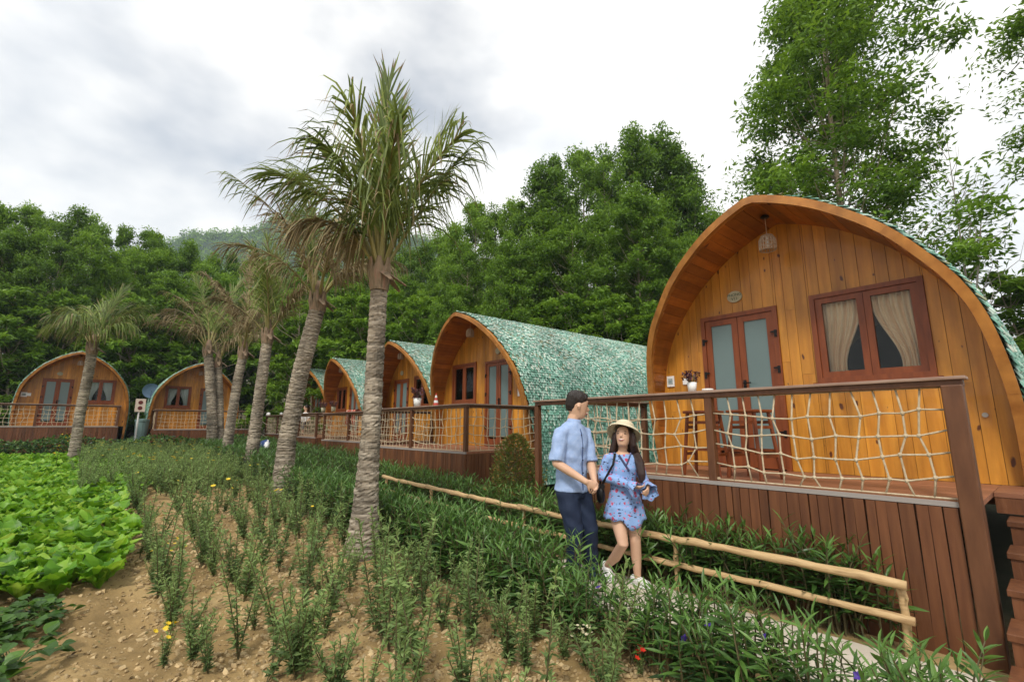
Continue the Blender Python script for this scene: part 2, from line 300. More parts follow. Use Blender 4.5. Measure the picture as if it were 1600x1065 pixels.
# ================================================================== ground
def sm01(x): x = np.clip(x, 0, 1); return x*x*(3-2*x)
def gz(X, Y):
    X = np.asarray(X, float); Y = np.asarray(Y, float); a = -X
    z = .02*np.clip(a-4, 0, 24)
    z = z+7*sm01((a-33)/35)+6*sm01((Y-17)/30)*sm01((a+30)/20)
    return z
def lumps(X, Y): 
    return (.012*np.sin(X*9+1.3*np.sin(Y*5))*np.sin(Y*11+np.sin(X*7))+.018*np.sin(X*3.1+.5)*np.sin(Y*2.7+1)
            + .02*np.cos((Y-.6)*2*math.pi/.52))
def ground():
    g = lambda lo, hi, n, p: np.sign(np.linspace(lo, hi, n))*np.abs(np.linspace(lo, hi, n))**p
    xs = np.concatenate([-np.geomspace(30, 900, 26)[::-1], np.arange(-29.5, -14, .4), np.arange(-14, 3, .085), np.geomspace(3.1, 300, 22)])
    ys = np.concatenate([-np.geomspace(9.2, 500, 22)[::-1], np.arange(-9, -2, .3), np.arange(-2, 3.4, .07), np.arange(3.5, 30, .5), np.geomspace(31, 900, 26)])
    X, Y = np.meshgrid(xs, ys); Z = gz(X, Y)
    near = sm01((3.2-Y)/.6)*sm01((X+24)/3)*sm01((3-X)/2)*sm01((Y+12)/4)
    Z = Z+lumps(X, Y)*near - .02
    rng = np.random.default_rng(2); Z = Z+near*rng.normal(0, .006, Z.shape)
    m = M(); m.add(np.c_[X.ravel(), Y.ravel(), Z.ravel()], quads(len(ys), len(xs)))
    mt = mat('tilled_soil', (.17, .11, .04), .95, [(.3, .2, .082), (.44, .315, .145)], noise=1.6, detail=12, bump=.7, bscale=25)
    t = mt.node_tree; b = t.nodes['Principled BSDF']; src = b.inputs['Base Color'].links[0].from_socket
    # leaf litter and moss under the wood and between the far beds
    ge = t.nodes.new('ShaderNodeNewGeometry'); se = t.nodes.new('ShaderNodeSeparateXYZ'); t.links.new(ge.outputs['Position'], se.inputs[0])
    f1 = t.nodes.new('ShaderNodeMapRange'); f1.inputs[1].default_value = 4.3; f1.inputs[2].default_value = 6; t.links.new(se.outputs[1], f1.inputs[0])
    f2 = t.nodes.new('ShaderNodeMapRange'); f2.inputs[1].default_value = -17; f2.inputs[2].default_value = -23; t.links.new(se.outputs[0], f2.inputs[0])
    f3 = t.nodes.new('ShaderNodeMath'); f3.operation = 'MAXIMUM'; t.links.new(f1.outputs[0], f3.inputs[0]); t.links.new(f2.outputs[0], f3.inputs[1])
    nz = t.nodes.new('ShaderNodeTexNoise'); nz.inputs['Scale'].default_value = 1.7; nz.inputs['Detail'].default_value = 8
    gr = t.nodes.new('ShaderNodeValToRGB'); gr.color_ramp.elements[0].color = (.03, .045, .015, 1); gr.color_ramp.elements[1].color = (.09, .075, .035, 1)
    t.links.new(ge.outputs['Position'], nz.inputs['Vector']); t.links.new(nz.outputs[0], gr.inputs[0])
    mxx = t.nodes.new('ShaderNodeMix'); mxx.data_type = 'RGBA'; t.links.new(f3.outputs[0], mxx.inputs[0]); t.links.new(src, mxx.inputs[6]); t.links.new(gr.outputs[0], mxx.inputs[7])
    t.links.new(mxx.outputs[2], b.inputs['Base Color'])
    tag(m.build('soil_ground', mt, smooth=True), kind='structure')
    # clods of dry earth
    ico = []
    ph = (1+5**.5)/2
    iv = np.array([[-1, ph, 0], [1, ph, 0], [-1, -ph, 0], [1, -ph, 0], [0, -1, ph], [0, 1, ph], [0, -1, -ph], [0, 1, -ph], [ph, 0, -1], [ph, 0, 1], [-ph, 0, -1], [-ph, 0, 1]])/1.9
    fi = np.array([[0, 11, 5], [0, 5, 1], [0, 1, 7], [0, 7, 10], [0, 10, 11], [1, 5, 9], [5, 11, 4], [11, 10, 2], [10, 7, 6], [7, 1, 8], [3, 9, 4], [3, 4, 2], [3, 2, 6], [3, 6, 8], [3, 8, 9], [4, 9, 5], [2, 4, 11], [6, 2, 10], [8, 6, 7], [9, 8, 1]])
    mm = M(); n = 30000
    a = 1.3+9.5*rng.random(n)**1.7; b = -.9+3.9*rng.random(n)
    keep = (rng.random(n) < np.where(b < .45, .35, 1)); a, b = a[keep], b[keep]; n = len(a)
    s = (.005+.019*rng.random(n)**3)*(1+.04*a)
    for k in range(3):
        sl = slice(k, None, 3); jit = iv*(1+.25*rng.normal(0, 1, (12, 1)))
        P = np.c_[-a[sl], b[sl], gz(-a[sl], b[sl])+lumps(-a[sl], b[sl])-.02+s[sl]*.25]
        mm.inst((jit, fi), rots(rng.random(len(P))*6.28, rng.normal(0, .3, len(P))), P, np.c_[s[sl], s[sl]*.8, s[sl]*.6], 0, rng.random(len(P)))
    cm = rnd_tint(mat('dry_earth_clods', (.3, .205, .095), .95, [(.5, .38, .21)], noise=5), .35)
    tag(mm.build('soil_clods', cm), 'dry crumbly earth clods strewn between the flower rows', 'soil clods', kind='stuff')
ground()
def litter():
    rng = np.random.default_rng(9); n = 2600; a = 1.3+11*rng.random(n)**1.6; b = -1+4.0*rng.random(n); m = M(); P = np.c_[-a, b, gz(-a, b)+lumps(-a, b)-.006]
    sz = rng.uniform(.018, .05, n); m.inst((np.array([[0, 0, 0], [.45, -.5, .06], [1, 0, -.05], [.45, .5, .06]]), np.array([[0, 1, 2, 3]])), rots(rng.random(n)*6.28, rng.normal(.1, .2, n), rng.normal(0, .4, n)), P, np.c_[sz, sz*.4, sz], 0, rng.random(n))
    tag(m.build('leaf_litter', leafmat('dead_leaves', [(.1, .055, .02), (.22, .14, .06), (.3, .22, .1), (.06, .1, .03)], rough=.8, trans=.1)), 'dry dead leaves and bits scattered over the tilled soil', 'leaf litter', kind='stuff')
litter()

# concrete path between the hedge and the log fence
def path():
    rng = np.random.default_rng(5); xs = np.linspace(-26, 3.5, 120); m = M()
    e0 = 3.38+.03*np.sin(xs*2.1)+rng.normal(0, .008, 120); e1 = 4.2+.02*np.sin(xs*1.7+1)+rng.normal(0, .006, 120)
    V = []
    for x, p, q in zip(xs, e0, e1):
        z = float(gz(x, 3.8)); V += [[x, p, z-.1], [x, p, z+.012], [x, q, z+.012], [x, q, z-.1]]
    m.add(V, quads(120, 4)); tag(m.build('concrete_path', MT['concrete']), kind='structure')
    m = M(); m.box((1.6, 4.75, -.03), (3.6, 1.05, .1)); tag(m.build('steps_landing', MT['concrete']), kind='structure')
path()

# ================================================================== cabins
HALF = [(1.76, -.75), (1.79, -.25), (1.805, .15), (1.81, .55), (1.785, .95), (1.705, 1.44), (1.59, 1.76), (1.44, 2.01), (1.135, 2.4), (.72, 2.74), (.36, 2.94), (.0, 3.07)]
def arch(n, off=0., lean=0., apex_round=.12):
    """points along the roof arch from left foot to right foot; off moves inwards"""
    P = [(-x, z) for x, z in HALF[:-1]]+[(0, HALF[-1][1])]+[(x, z) for x, z in HALF[:-1][::-1]]
    P = np.array(P, float); k = []
    for i in range(len(P)-1):
        p0, p1, p2, p3 = P[max(i-1, 0)], P[i], P[i+1], P[min(i+2, len(P)-1)]
        if i == len(HALF)-2: p3 = P[i+1]+(P[i+1]-P[i])*[1, .6]
        if i == len(HALF)-1: p0 = P[i]-(P[i+1]-P[i])*[1, -.6]*[1, -1]
        for t in np.linspace(0, 1, 14, endpoint=False):
            k.append(.5*((2*p1)+(-p0+p2)*t+(2*p0-5*p1+4*p2-p3)*t*t+(-p0+3*p1-3*p2+p3)*t**3))
    k.append(P[-1]); k = np.array(k)
    k[:, 0] -= lean*np.clip((k[:, 1]-1.2)/1.98, 0, 1)**.9
    d = np.concatenate([[0], np.cumsum(np.hypot(*np.diff(k, axis=0).T))])
    s = np.linspace(0, d[-1], n); q = np.c_[np.interp(s, d, k[:, 0]), np.interp(s, d, k[:, 1])]
    T = np.gradient(q, axis=0); T /= np.linalg.norm(T, axis=1)[:, None]
    Nn = np.c_[T[:, 1], -T[:, 0]]        # inward normal
    return q+Nn*off, T, Nn, d[-1]
YF, YB = -.86, 7.3
def yfr(z): return -(.08+.77*np.clip(np.asarray(z, float)/3.07, 0, 1)**1.15)     # the eave rakes forward from the foot to the apex
_cache = {}
def prof_top(x, lean, off):
    q = _cache.setdefault(('pt', lean, off), arch(240, off, lean)[0])
    top = q[q[:, 1] > .9]; i = np.argsort(top[:, 0]); return np.interp(x, top[i, 0], top[i, 1])
def side_x(z, lean, off, sgn):
    q = arch(240, off, lean)[0] if ('sx', lean, off) not in _cache else _cache[('sx', lean, off)]; _cache[('sx', lean, off)] = q
    h = q[:120] if sgn < 0 else q[120:]; i = np.argsort(h[:, 1]); return np.interp(z, h[i, 1], h[i, 0])
def roof_meshes(lean):
    key = ('roof', lean)
    if key in _cache: return _cache[key]
    n = 90; rng = np.random.default_rng(7)
    o1 = arch(n, .03, lean)[0]; o2 = arch(n, .064, lean)[0]
    m = M()
    V = [[p[0], (float(yfr(p[1]))+.05 if y else YB), p[1]] for y in (1, 0) for p in o1]+[[p[0], (float(yfr(p[1]))+.05 if y else YB), p[1]] for y in (1, 0) for p in o2]
    F = []
    for i in range(n-1):
        F += [[i, i+1, n+i+1, n+i], [2*n+i, 3*n+i, 3*n+i+1, 2*n+i+1], [i, 2*n+i, 2*n+i+1, i+1], [n+i, n+i+1, 3*n+i+1, 3*n+i]]
    m.add(V, F); core = m.mesh('roof', MT['roofcore'])
    # back wall
    # scales
    rows = 165; q, T, Nn, Ltot = arch(rows, 0, lean); m = M(); pitch = .05
    ny = int((YB-YF)/pitch)
    w_, l_ = .029, .09
    tv = np.array([[-w_, 0, .004], [0, 0, .02], [w_, 0, .004], [-w_, l_*.72, .014], [0, l_*.72, .03], [w_, l_*.72, .014], [-w_*.55, l_, .016], [0, l_, .03], [w_*.55, l_, .016]])
    tf = quads(3, 3)
    for i in range(rows):
        left = i < rows/2
        sgn = 1 if left else -1
        ii = min(max(i, 1), rows-2)
        tang = T[ii]*(-1 if left else 1)      # pointing down the slope
        nn = -Nn[ii]
        y = YF+.07+(np.arange(ny)+(.5 if i % 2 else 0))*pitch+rng.normal(0, .004, ny); y = y[(y < YB) & (y > float(yfr(q[ii][1]))+.05)]
        k = len(y)
        up = np.array([tang[0], 0, tang[1]]); no = np.array([nn[0], 0, nn[1]])
        base = np.array([q[ii][0], 0, q[ii][1]])-up*l_*.5
        R = np.zeros((k, 3, 3)); R[:, :, 0] = [0, 1, 0]; R[:, :, 1] = up+no*.17; R[:, :, 2] = no
        tw = rots(rng.normal(0, .11, k), np.zeros(k)); R = R @ tw
        P = base[None]+np.c_[np.zeros(k), y, np.zeros(k)]+no*rng.uniform(-.004, .012, k)[:, None]
        rr = np.clip(rng.normal(.5, .22, k), 0, 1)
        # scale tones get paler from the flanks up to the crest
        hgt = q[ii][1]/3.07
        rr = np.clip(rr+.1+.25*(max(hgt, 0)-.62), 0, 1)
        m.inst((tv, tf), R, P, np.full(k, 1.0), 0, rr)
    sh = m.mesh('shingles', MT['shingle'])
    # lining boards under the eave
    nb = 74; q2, T2, N2, Lt = arch(nb+1, .066, lean); boards = []
    jm = M()
    for i in range(nb):
        mid = (q2[i]+q2[i+1])/2
        if mid[1] < -.02: continue
        t = q2[i+1]-q2[i]; ln = np.hypot(*t); t /= ln; nn = np.array([t[1], -t[0]])
        R = np.array([[t[0], 0, nn[0]], [0, 1, 0], [t[1], 0, nn[1]]])
        c = mid+nn*(.01+.003*rng.random()); y0_ = float(yfr(mid[1]))+.03
        if y0_ > -.05: continue
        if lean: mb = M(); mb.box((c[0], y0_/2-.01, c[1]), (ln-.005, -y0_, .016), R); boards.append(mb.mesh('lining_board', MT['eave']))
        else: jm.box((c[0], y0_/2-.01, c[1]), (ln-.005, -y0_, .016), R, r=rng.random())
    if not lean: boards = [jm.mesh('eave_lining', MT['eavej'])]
    # fascia: bent boards along the front edge
    fas = []; nf = 80; oa = arch(nf, -.004, lean)[0]; ob = arch(nf, .08, lean)[0]
    cuts = [0, 14, 29, 40, 51, 66, nf-1]
    for a0, a1 in zip(cuts[:-1], cuts[1:]):
        m = M(); k = a1-a0+1; yo = -.035+.006*rng.random()
        A, B = oa[a0:a1+1].copy(), ob[a0:a1+1].copy()
        fy = [float(yfr(p[1])) for p in A]; V = [[p[0], f+yo, p[1]] for p, f in zip(A, fy)]+[[p[0], f+yo, p[1]] for p, f in zip(B, fy)]+[[p[0], f+.045, p[1]] for p, f in zip(A, fy)]+[[p[0], f+.045, p[1]] for p, f in zip(B, fy)]
        F = []
        for i in range(k-1): F += [[i, k+i, k+i+1, i+1], [i, i+1, 2*k+i+1, 2*k+i], [k+i, 3*k+i, 3*k+i+1, k+i+1], [2*k+i, 2*k+i+1, 3*k+i+1, 3*k+i]]
        F += [[0, 2*k, 3*k, k], [k-1, 2*k-1, 4*k-1, 3*k-1]]
        m.add(V, F); fas.append(m.mesh('fascia_board', MT['fascia']))
    _cache[key] = (core, sh, boards, fas)
    return _cache[key]
DOOR = (-1.08, -.11, 0.0, 1.96); WIN = (.25, 1.27, .99, 2.0)   # x0,x1,z0,z1 beside the centre line
def wall_planks(lean, mir):
    key = ('wall', lean, mir)
    if key in _cache: return _cache[key]
    rng = np.random.default_rng(11); dx = .125; res = []; jm = M(); off = .078
    ops = [DOOR, WIN] if not mir else [(-DOOR[1], -DOOR[0], DOOR[2], DOOR[3]), (-WIN[1], -WIN[0], WIN[2], WIN[3])]
    edges = [-1.73]
    while edges[-1] < 1.71: edges.append(min(edges[-1]+dx*rng.uniform(.85, 1.15), 1.73))
    edges = sorted(set([round(e, 4) for e in edges]+[o[k] for o in ops for k in (0, 1)]))
    ed2 = [edges[0]]
    for e in edges[1:]:
        if e-ed2[-1] > .035 or any(abs(e-o[k]) < 1e-6 for o in ops for k in (0, 1)): ed2.append(e)
    for x0, x1 in zip(ed2[:-1], ed2[1:]):
        xm = (x0+x1)/2; spans = [(0.0, 9.)]
        for o in ops:
            if o[0]-.001 <= xm <= o[1]+.001:
                ns = []
                for a, b in spans:
                    if o[2] > a+.01: ns.append((a, o[2]))
                    ns.append((o[3], b))
                spans = ns
        for a, b in spans:
            if b > 8:
                # foot of side boards: the arch draws in a little below, top follows the arch
                t0, t1 = float(prof_top(x0, lean, off)), float(prof_top(x1, lean, off))
            else: t0 = t1 = b
            if min(t0, t1) < a+.03: 
                if max(t0, t1) < a+.05: continue
                t0 = max(t0, a+.01); t1 = max(t1, a+.01)
            cut = [a]
            if min(t0, t1)-a > 1.4 and rng.random() < .75: cut.append(a+(min(t0, t1)-a)*rng.uniform(.3, .7))
            cut.append(None)
            for c0, c1 in zip(cut[:-1], cut[1:]):
                e0, e1 = (t0, t1) if c1 is None else (c1-.002, c1-.002)
                g = .0018; yo = -.022-.003*rng.random()
                V = [[x0+g, yo, c0], [x1-g, yo, c0], [x1-g, yo, e1], [x0+g, yo, e0], [x0+g, 0, c0], [x1-g, 0, c0], [x1-g, 0, e1], [x0+g, 0, e0]]
                F = [[0, 1, 2, 3], [5, 4, 7, 6], [4, 0, 3, 7], [1, 5, 6, 2], [3, 2, 6, 7], [4, 5, 1, 0]]
                if lean: mm = M(); mm.add(V, F); res.append(mm.mesh('plank', MT['wall']))
                else: jm.add(V, F, 0, rng.random())
    if not lean: res = [jm.mesh('planking', MT['wallj'])]
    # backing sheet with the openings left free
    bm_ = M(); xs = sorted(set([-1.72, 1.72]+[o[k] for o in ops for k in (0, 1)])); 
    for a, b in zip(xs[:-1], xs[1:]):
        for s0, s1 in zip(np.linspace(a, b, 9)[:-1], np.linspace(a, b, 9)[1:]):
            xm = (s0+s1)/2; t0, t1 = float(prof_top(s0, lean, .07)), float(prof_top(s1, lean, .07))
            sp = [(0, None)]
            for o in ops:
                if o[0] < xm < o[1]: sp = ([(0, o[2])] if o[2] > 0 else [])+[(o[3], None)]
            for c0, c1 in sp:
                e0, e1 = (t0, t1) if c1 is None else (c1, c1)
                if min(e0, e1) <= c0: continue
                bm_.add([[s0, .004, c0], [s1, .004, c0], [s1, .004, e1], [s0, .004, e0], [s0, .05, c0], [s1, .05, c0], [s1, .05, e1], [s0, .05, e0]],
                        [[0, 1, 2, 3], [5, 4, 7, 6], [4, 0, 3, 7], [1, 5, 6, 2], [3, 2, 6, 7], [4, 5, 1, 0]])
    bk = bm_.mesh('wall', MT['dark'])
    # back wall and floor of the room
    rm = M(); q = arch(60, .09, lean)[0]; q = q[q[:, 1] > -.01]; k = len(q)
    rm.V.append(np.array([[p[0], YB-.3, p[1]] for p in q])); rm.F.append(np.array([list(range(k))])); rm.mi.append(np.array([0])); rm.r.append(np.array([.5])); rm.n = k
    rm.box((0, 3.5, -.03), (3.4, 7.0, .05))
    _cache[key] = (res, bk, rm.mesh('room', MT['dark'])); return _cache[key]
def frame_rect(m, x0, x1, z0, z1, wd, y0, y1, bottom=True):
    m.box(((x0+wd/2), (y0+y1)/2, (z0+z1)/2), (wd, y1-y0, z1-z0)); m.box(((x1-wd/2), (y0+y1)/2, (z0+z1)/2), (wd, y1-y0, z1-z0))
    m.box(((x0+x1)/2, (y0+y1)/2, z1-wd/2), (x1-x0-2*wd, y1-y0, wd))
    if bottom: m.box(((x0+x1)/2, (y0+y1)/2, z0+wd/2), (x1-x0-2*wd, y1-y0, wd))
def joinery(mir):
    key = ('join', mir)
    if key in _cache: return _cache[key]
    S = -1 if mir else 1; out = {}
    fx = lambda a, b: (a, b) if S > 0 else (-b, -a)
    x0, x1 = fx(DOOR[0], DOOR[1]); z0, z1 = DOOR[2], DOOR[3]
    m = M(); frame_rect(m, x0, x1, z0, z1, .055, -.05, .05, False); out['door'] = m.mesh('door', MT['frame'])
    xm = (x0+x1)/2; lv = []
    for a, b in ((x0+.058, xm-.003), (xm+.003, x1-.058)):
        m = M(); frame_rect(m, a, b, z0+.012, z1-.058, .075, -.032, .012); m.box(((a+b)/2, -.01, z0+.012+.075+.04), (b-a-.15, .044, .08))
        g = M(); g.box(((a+b)/2, -.008, (z0+z1)/2+.06), (b-a-.145, .012, z1-z0-.34)); lv.append((m.mesh('door_leaf', MT['frame']), g.mesh('pane', MT['frost'])))
    out['leaves'] = lv; hg = []
    for xx in (x0+.03, x1-.03):
        for zz in (.42, 1.18, 1.62):
            m = M(); m.box((xx, -.056, zz), (.03, .012, .085)); m.box((xx+(.03 if xx < xm else -.03), -.058, zz+.02), (.05, .012, .022)); hg.append(m.mesh('hinge', MT['metal']))
    m = M(); m.box((xm+.04, -.045, 1.0), (.03, .02, .16)); m.tube([[xm+.04, -.05, 1.04], [xm+.04, -.09, 1.04], [xm+.13, -.09, 1.04]], .009, 6); hg.append(m.mesh('handle', MT['metal']))
    out['hw'] = hg
    x0, x1 = fx(WIN[0], WIN[1]); z0, z1 = WIN[2], WIN[3]; xm = (x0+x1)/2
    m = M(); frame_rect(m, x0, x1, z0, z1, .05, -.055, .05); m.box((xm, -.045, z0-.018), (x1-x0+.08, .07, .034)); out['window'] = m.mesh('window', MT['frame'])
    sv = []
    for a, b in ((x0+.052, xm-.002), (xm+.002, x1-.052)):
        m = M(); frame_rect(m, a, b, z0+.052, z1-.052, .062, -.035, .01); g = M(); g.box(((a+b)/2, -.012, (z0+z1)/2), (b-a-.12, .005, z1-z0-.22))
        sv.append((m.mesh('sash', MT['frame']), g.mesh('pane', MT['glass'])))
    out['sashes'] = sv
    cu = []
    for k, (a, b) in enumerate(((x0+.1, xm-.03), (xm+.03, x1-.1))):
        # gathered cloth pulled to the outer jamb
        nz_, nx = 22, 40; V = []
        for i in range(nz_):
            t = i/(nz_-1); z = z1-.1-(z1-z0-.16)*t
            pull = .95-.5*sm01((t-.12)/.75)+(.03*sm01((t-.9)/.1))
            wd = (b-a)*pull
            for j in range(nx):
                u = j/(nx-1); x = (a+u*wd) if k == 0 else (b-u*wd)
                V.append([x, .062+.026*math.sin(u*math.pi*2*7+.8*t)*(1-.3*t)+.012*math.sin(u*23), z])
        m = M(); m.add(V, quads(nz_, nx)); cu.append(m)
    out['curtains'] = cu
    _cache[key] = out; return out
def text_mesh(s, size, name, m):
    c = bpy.data.curves.new(name, 'FONT'); c.body = s; c.size = size; c.align_x = 'CENTER'; c.align_y = 'CENTER'; c.extrude = .001
    o = bpy.data.objects.new(name, c); COL.objects.link(o); bpy.context.view_layer.update()
    me = bpy.data.meshes.new_from_object(o.evaluated_get(bpy.context.evaluated_depsgraph_get())); bpy.data.objects.remove(o)
    me.materials.clear(); me.materials.append(m); me.name = name; return me
MT['plaque'] = mat('carved_plaque', (.36, .33, .22), .7, [(.45, .42, .3)], noise=12)
MT['ink'] = mat('dark_green_lettering', (.03, .07, .04), .6)
MT['wicker'] = mat('grey_wicker', (.36, .25, .17), .8, [(.5, .38, .28)], noise=40)
def lantern_meshes():
    cap = M(); cap.lathe([(.0, 0), (.045, 0), (.05, -.015), (.03, -.03), (0, -.03)], n=14)
    cord = M(); cord.tube([[0, 0, -.02], [.002, 0, -.24]], .004, 5)
    sh = M(); n = 18
    for k in range(n):
        a = k*2*math.pi/n; P = [[math.cos(a)*r, math.sin(a)*r, z] for r, z in ((.02, -.235), (.06, -.25), (.085, -.3), (.088, -.37), (.084, -.42))]
        sh.tube(P, .0085, 4)
    for r, z in ((.04, -.24), (.075, -.275), (.088, -.33), (.09, -.375), (.088, -.42)):
        P = [[math.cos(a)*r, math.sin(a)*r, z] for a in np.linspace(0, 2*math.pi, 25)]; sh.tube(P, .007, 4, cap=False)
    bulb = M(); bulb.lathe([(0, -.4), (.025, -.39), (.03, -.36), (.015, -.32), (.01, -.25)], n=10)
    return cap.mesh('ceiling_cap', MT['metal']), cord.mesh('cord', MT['wicker']), sh.mesh('wicker_shade', MT['wicker']), bulb.mesh('bulb', MT['white'], True)
LAN = lantern_meshes()
def cabin(loc, rz, mir, lean, label, near, where, curtain_mat='curtain', plates=None):
    root = tag(empty('arched_cabin', loc, rz), label, 'cabin', 'arched wooden cabins round the garden')
    core, sh, boards, fas = roof_meshes(lean)
    rf = link('roof', core, root); s_ = link('shingles', sh, rf); s_['kind'] = 'stuff'
    if lean:
        for b in boards: link('lining_board', b, rf)
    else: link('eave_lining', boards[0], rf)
    for f in fas: link('fascia_board', f, rf)
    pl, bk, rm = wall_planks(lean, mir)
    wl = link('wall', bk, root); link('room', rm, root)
    for p in pl: link('plank' if lean else 'planking', p, wl)
    if not lean: pass
    J = joinery(mir); d = link('door', J['door'], root)
    for f, g in J['leaves']: link('door_leaf', f, d); link('pane', g, d)
    for h in J['hw'][:-1]: link('hinge', h, d)
    link('handle', J['hw'][-1], d)
    wi = link('window', J['window'], root)
    for f, g in J['sashes']: link('sash', f, wi); link('pane', g, wi)
    Mx = Matrix.Translation(loc) @ Matrix.Rotation(rz, 4, 'Z')
    def W(x, y, z): return tuple(Mx @ Vector((x, y, z)))
    for k, cm in enumerate(J['curtains']):
        key = ('cm', mir, k, curtain_mat)
        if key not in _cache: _cache[key] = cm.mesh('curtain', MT[curtain_mat], True)
        tag(link('curtain', _cache[key], None, loc, rz), ('beige curtain at the %s window jamb of %s' if curtain_mat == 'curtain' else 'pale curtain at the %s window jamb of %s') % ('door-side' if (k == 0) != mir else 'outer', where), 'curtain')
    lt = tag(empty('pendant_lantern', W(0, -.42, float(prof_top(0, lean, .082))-.02), rz), 'wicker pendant lantern hanging under the eave of '+where, 'lantern', 'wicker lanterns under the eaves')
    for nm, me in zip(('ceiling_cap', 'cord', 'wicker_shade', 'bulb'), LAN): link(nm, me, lt)
    # number plaque above the door
    px = (DOOR[0]+DOOR[1])/2*(-1 if mir else 1)
    if near is not None:
        pq = tag(empty('number_plaque', W(px-.12*(-1 if mir else 1)*0, -.032, 2.17), rz), 'oval number plaque above the door of '+where, 'sign', 'door number plaques')
        m = M(); th = np.linspace(0, 2*math.pi, 21)[:-1]
        m.V.append(np.array([[.095*math.cos(a), y, .075*math.sin(a)] for y in (.008, -.016) for a in th])); m.n = 40
        m.F.append(np.array([[i, (i+1) % 20, 20+(i+1) % 20, 20+i] for i in range(20)])); m.mi.append(np.zeros(20)); m.r.append(np.full(20, .5))
        m.F.append(np.array([list(range(20, 40))])); m.mi.append(np.zeros(1)); m.r.append(np.full(1, .5))
        m.build('board', MT['plaque'], pq)
        if near:
            for s, zz, sz in (('PHONG', .022, .05), ('V11', -.03, .052)):
                o = link('lettering', text_mesh(s, sz, 'lettering', MT['ink']), pq, (0, -.0175, zz)); o.rotation_euler = (math.pi/2, 0, 0)
    return W
# cabin placements (read off the photo through the calibrated camera)
C1 = (-2.03, 6.15, .99); C2 = (-9.02, 6.9, 1.05); C3 = (-13.7, 7.55, 1.07); C4 = (-19.15, 7.75, 1.12); C5 = (-23.9, 8.3, 1.16)
C6 = (-27.5, -.8, 1.5); C7 = (-27.5, 3.55, 1.37)
cabin(C1, 0, False, 1e-6, 'large arched pine cabin with open beige curtains, behind the veranda where the bar stools stand', True, 'the cabin behind the bar stools')
cabin(C2, 0, True, 0, 'arched cabin with teal shingled roof, beside the red-tipped conical shrub', False, 'the cabin beside the conical shrub', 'sheer')
cabin(C3, 0, False, 0, 'arched cabin with a cream side screen next to its dark doorway', False, 'the cabin with the cream screen')
cabin(C4, 0, True, 0, 'arched teal-roofed cabin behind the rail with the red patterned cloth', False, 'the cabin behind the red cloth')
cabin(C5, 0, False, 0, 'last arched cabin of the teal-roofed row, next to the corner of the wood', None, 'the last cabin of the row')
cabin(C6, math.pi/2, False, 0, 'arched cabin facing down the garden with double door left of white-curtained window', False, 'the far cabin with wall notices', 'sheer')
cabin(C7, math.pi/2, True, 0, 'arched cabin facing down the garden with a blue satellite dish at its side', False, 'the cabin with the satellite dish', 'sheer')

# wall plates and notices
def plate(name, p, sx, sz, ry, label, cat, pic=False):
    m = M(); m.box((0, -.008, 0), (sx, .016, sz)); o = m.build(name, MT['white'], bevel=.002); o.location = p; o.rotation_euler = (0, 0, ry); tag(o, label, cat)
    if pic:
        k = M(); k.box((0, -.0175, 0), (sx*.62, .003, sz*.52)); k.build('printed_picture', mat('printed_picture', (.12, .2, .22), .5, [(.35, .4, .38), (.1, .25, .3)], noise=25), o)
    return o
p = onY(1050, 596, 6.15); plate('framed_notice', (p[0], 6.125, p[2]), .11, .15, 0, 'small white framed notice on the pine wall beside the double door', 'notice', True)
p = onY(1073, 596, 6.15); plate('light_switch', (p[0], 6.125, p[2]), .075, .085, 0, 'white light switch on the pine wall behind the dried flowers', 'switch')
p = onY(1540, 648, 6.15); m = M(); m.tube([[0, 0, 0], [0, -.02, 0]], .022, 12); o = m.build('wall_socket', mat('grey_plastic', (.3, .28, .25), .5)); o.location = (p[0], 6.128, p[2]); tag(o, 'small round grey socket low on the pine wall near the steps', 'socket')
p = onY(813, 613, 6.9); plate('door_notice', (p[0], 6.875, p[2]), .09, .16, 0, 'narrow white plate on the boards right of the teal-roofed cabin\'s double door', 'notice')
for px, sz, lb in ((37.5, .14, 'white framed notice beside the door of the cabin facing down the garden'), (45.5, .09, 'white switch plate next to the framed notice across the garden')):
    p = onX(px, 616, -27.5); plate('framed_notice' if sz > .1 else 'light_switch', (-27.475, p[1], p[2]), sz*1.3, sz*1.3, math.pi/2, lb, 'notice' if sz > .1 else 'switch', sz > .1)

# ================================================================== verandas
def rope_net(m_list, P0, P1, zt, zb, nv, nh, rng, sag=.1, rr=.0075):
    """net between two posts: P0,P1 xy ends, returns a list of strand meshes (M)"""
    P0, P1 = np.array(P0, float), np.array(P1, float); d = P1-P0; ln = np.linalg.norm(d); d /= ln; no = np.array([d[1], -d[0]])
    G = np.zeros((nh+2, nv+2, 3))
    for i in range(nh+2):
        for j in range(nv+2):
            u = j/(nv+1); v = i/(nh+1)
            z = zt+(zb-zt)*v
            if 0 < i < nh+1: z -= sag*math.sin(u*math.pi)*(.4+.6*v)*(1 if i < nh+1 else 0)*(1-.25*v) - rng.normal(0, .012)
            uu = u
            if 0 < j < nv+1 and i > 0: uu = u+rng.normal(0, .16)/(nv+1)
            xy = P0+d*ln*uu+no*(.012*rng.normal() if 0 < i < nh+1 else 0)
            G[i, j] = [*xy, z]
    for i in range(nh+2):
        pts = G[i]; m = M(); m.tube(pts, rr*(.7 if i == 0 else 1), 5); m_list.append(m)
    for j in range(1, nv+1):
        pts = G[:, j]; m = M(); m.tube(pts, rr, 5)
        for q in pts[1:-1]: m.tube([q-[0, 0, .014], q+[0, 0, .014]], rr*1.75, 5)
        m_list.append(m)
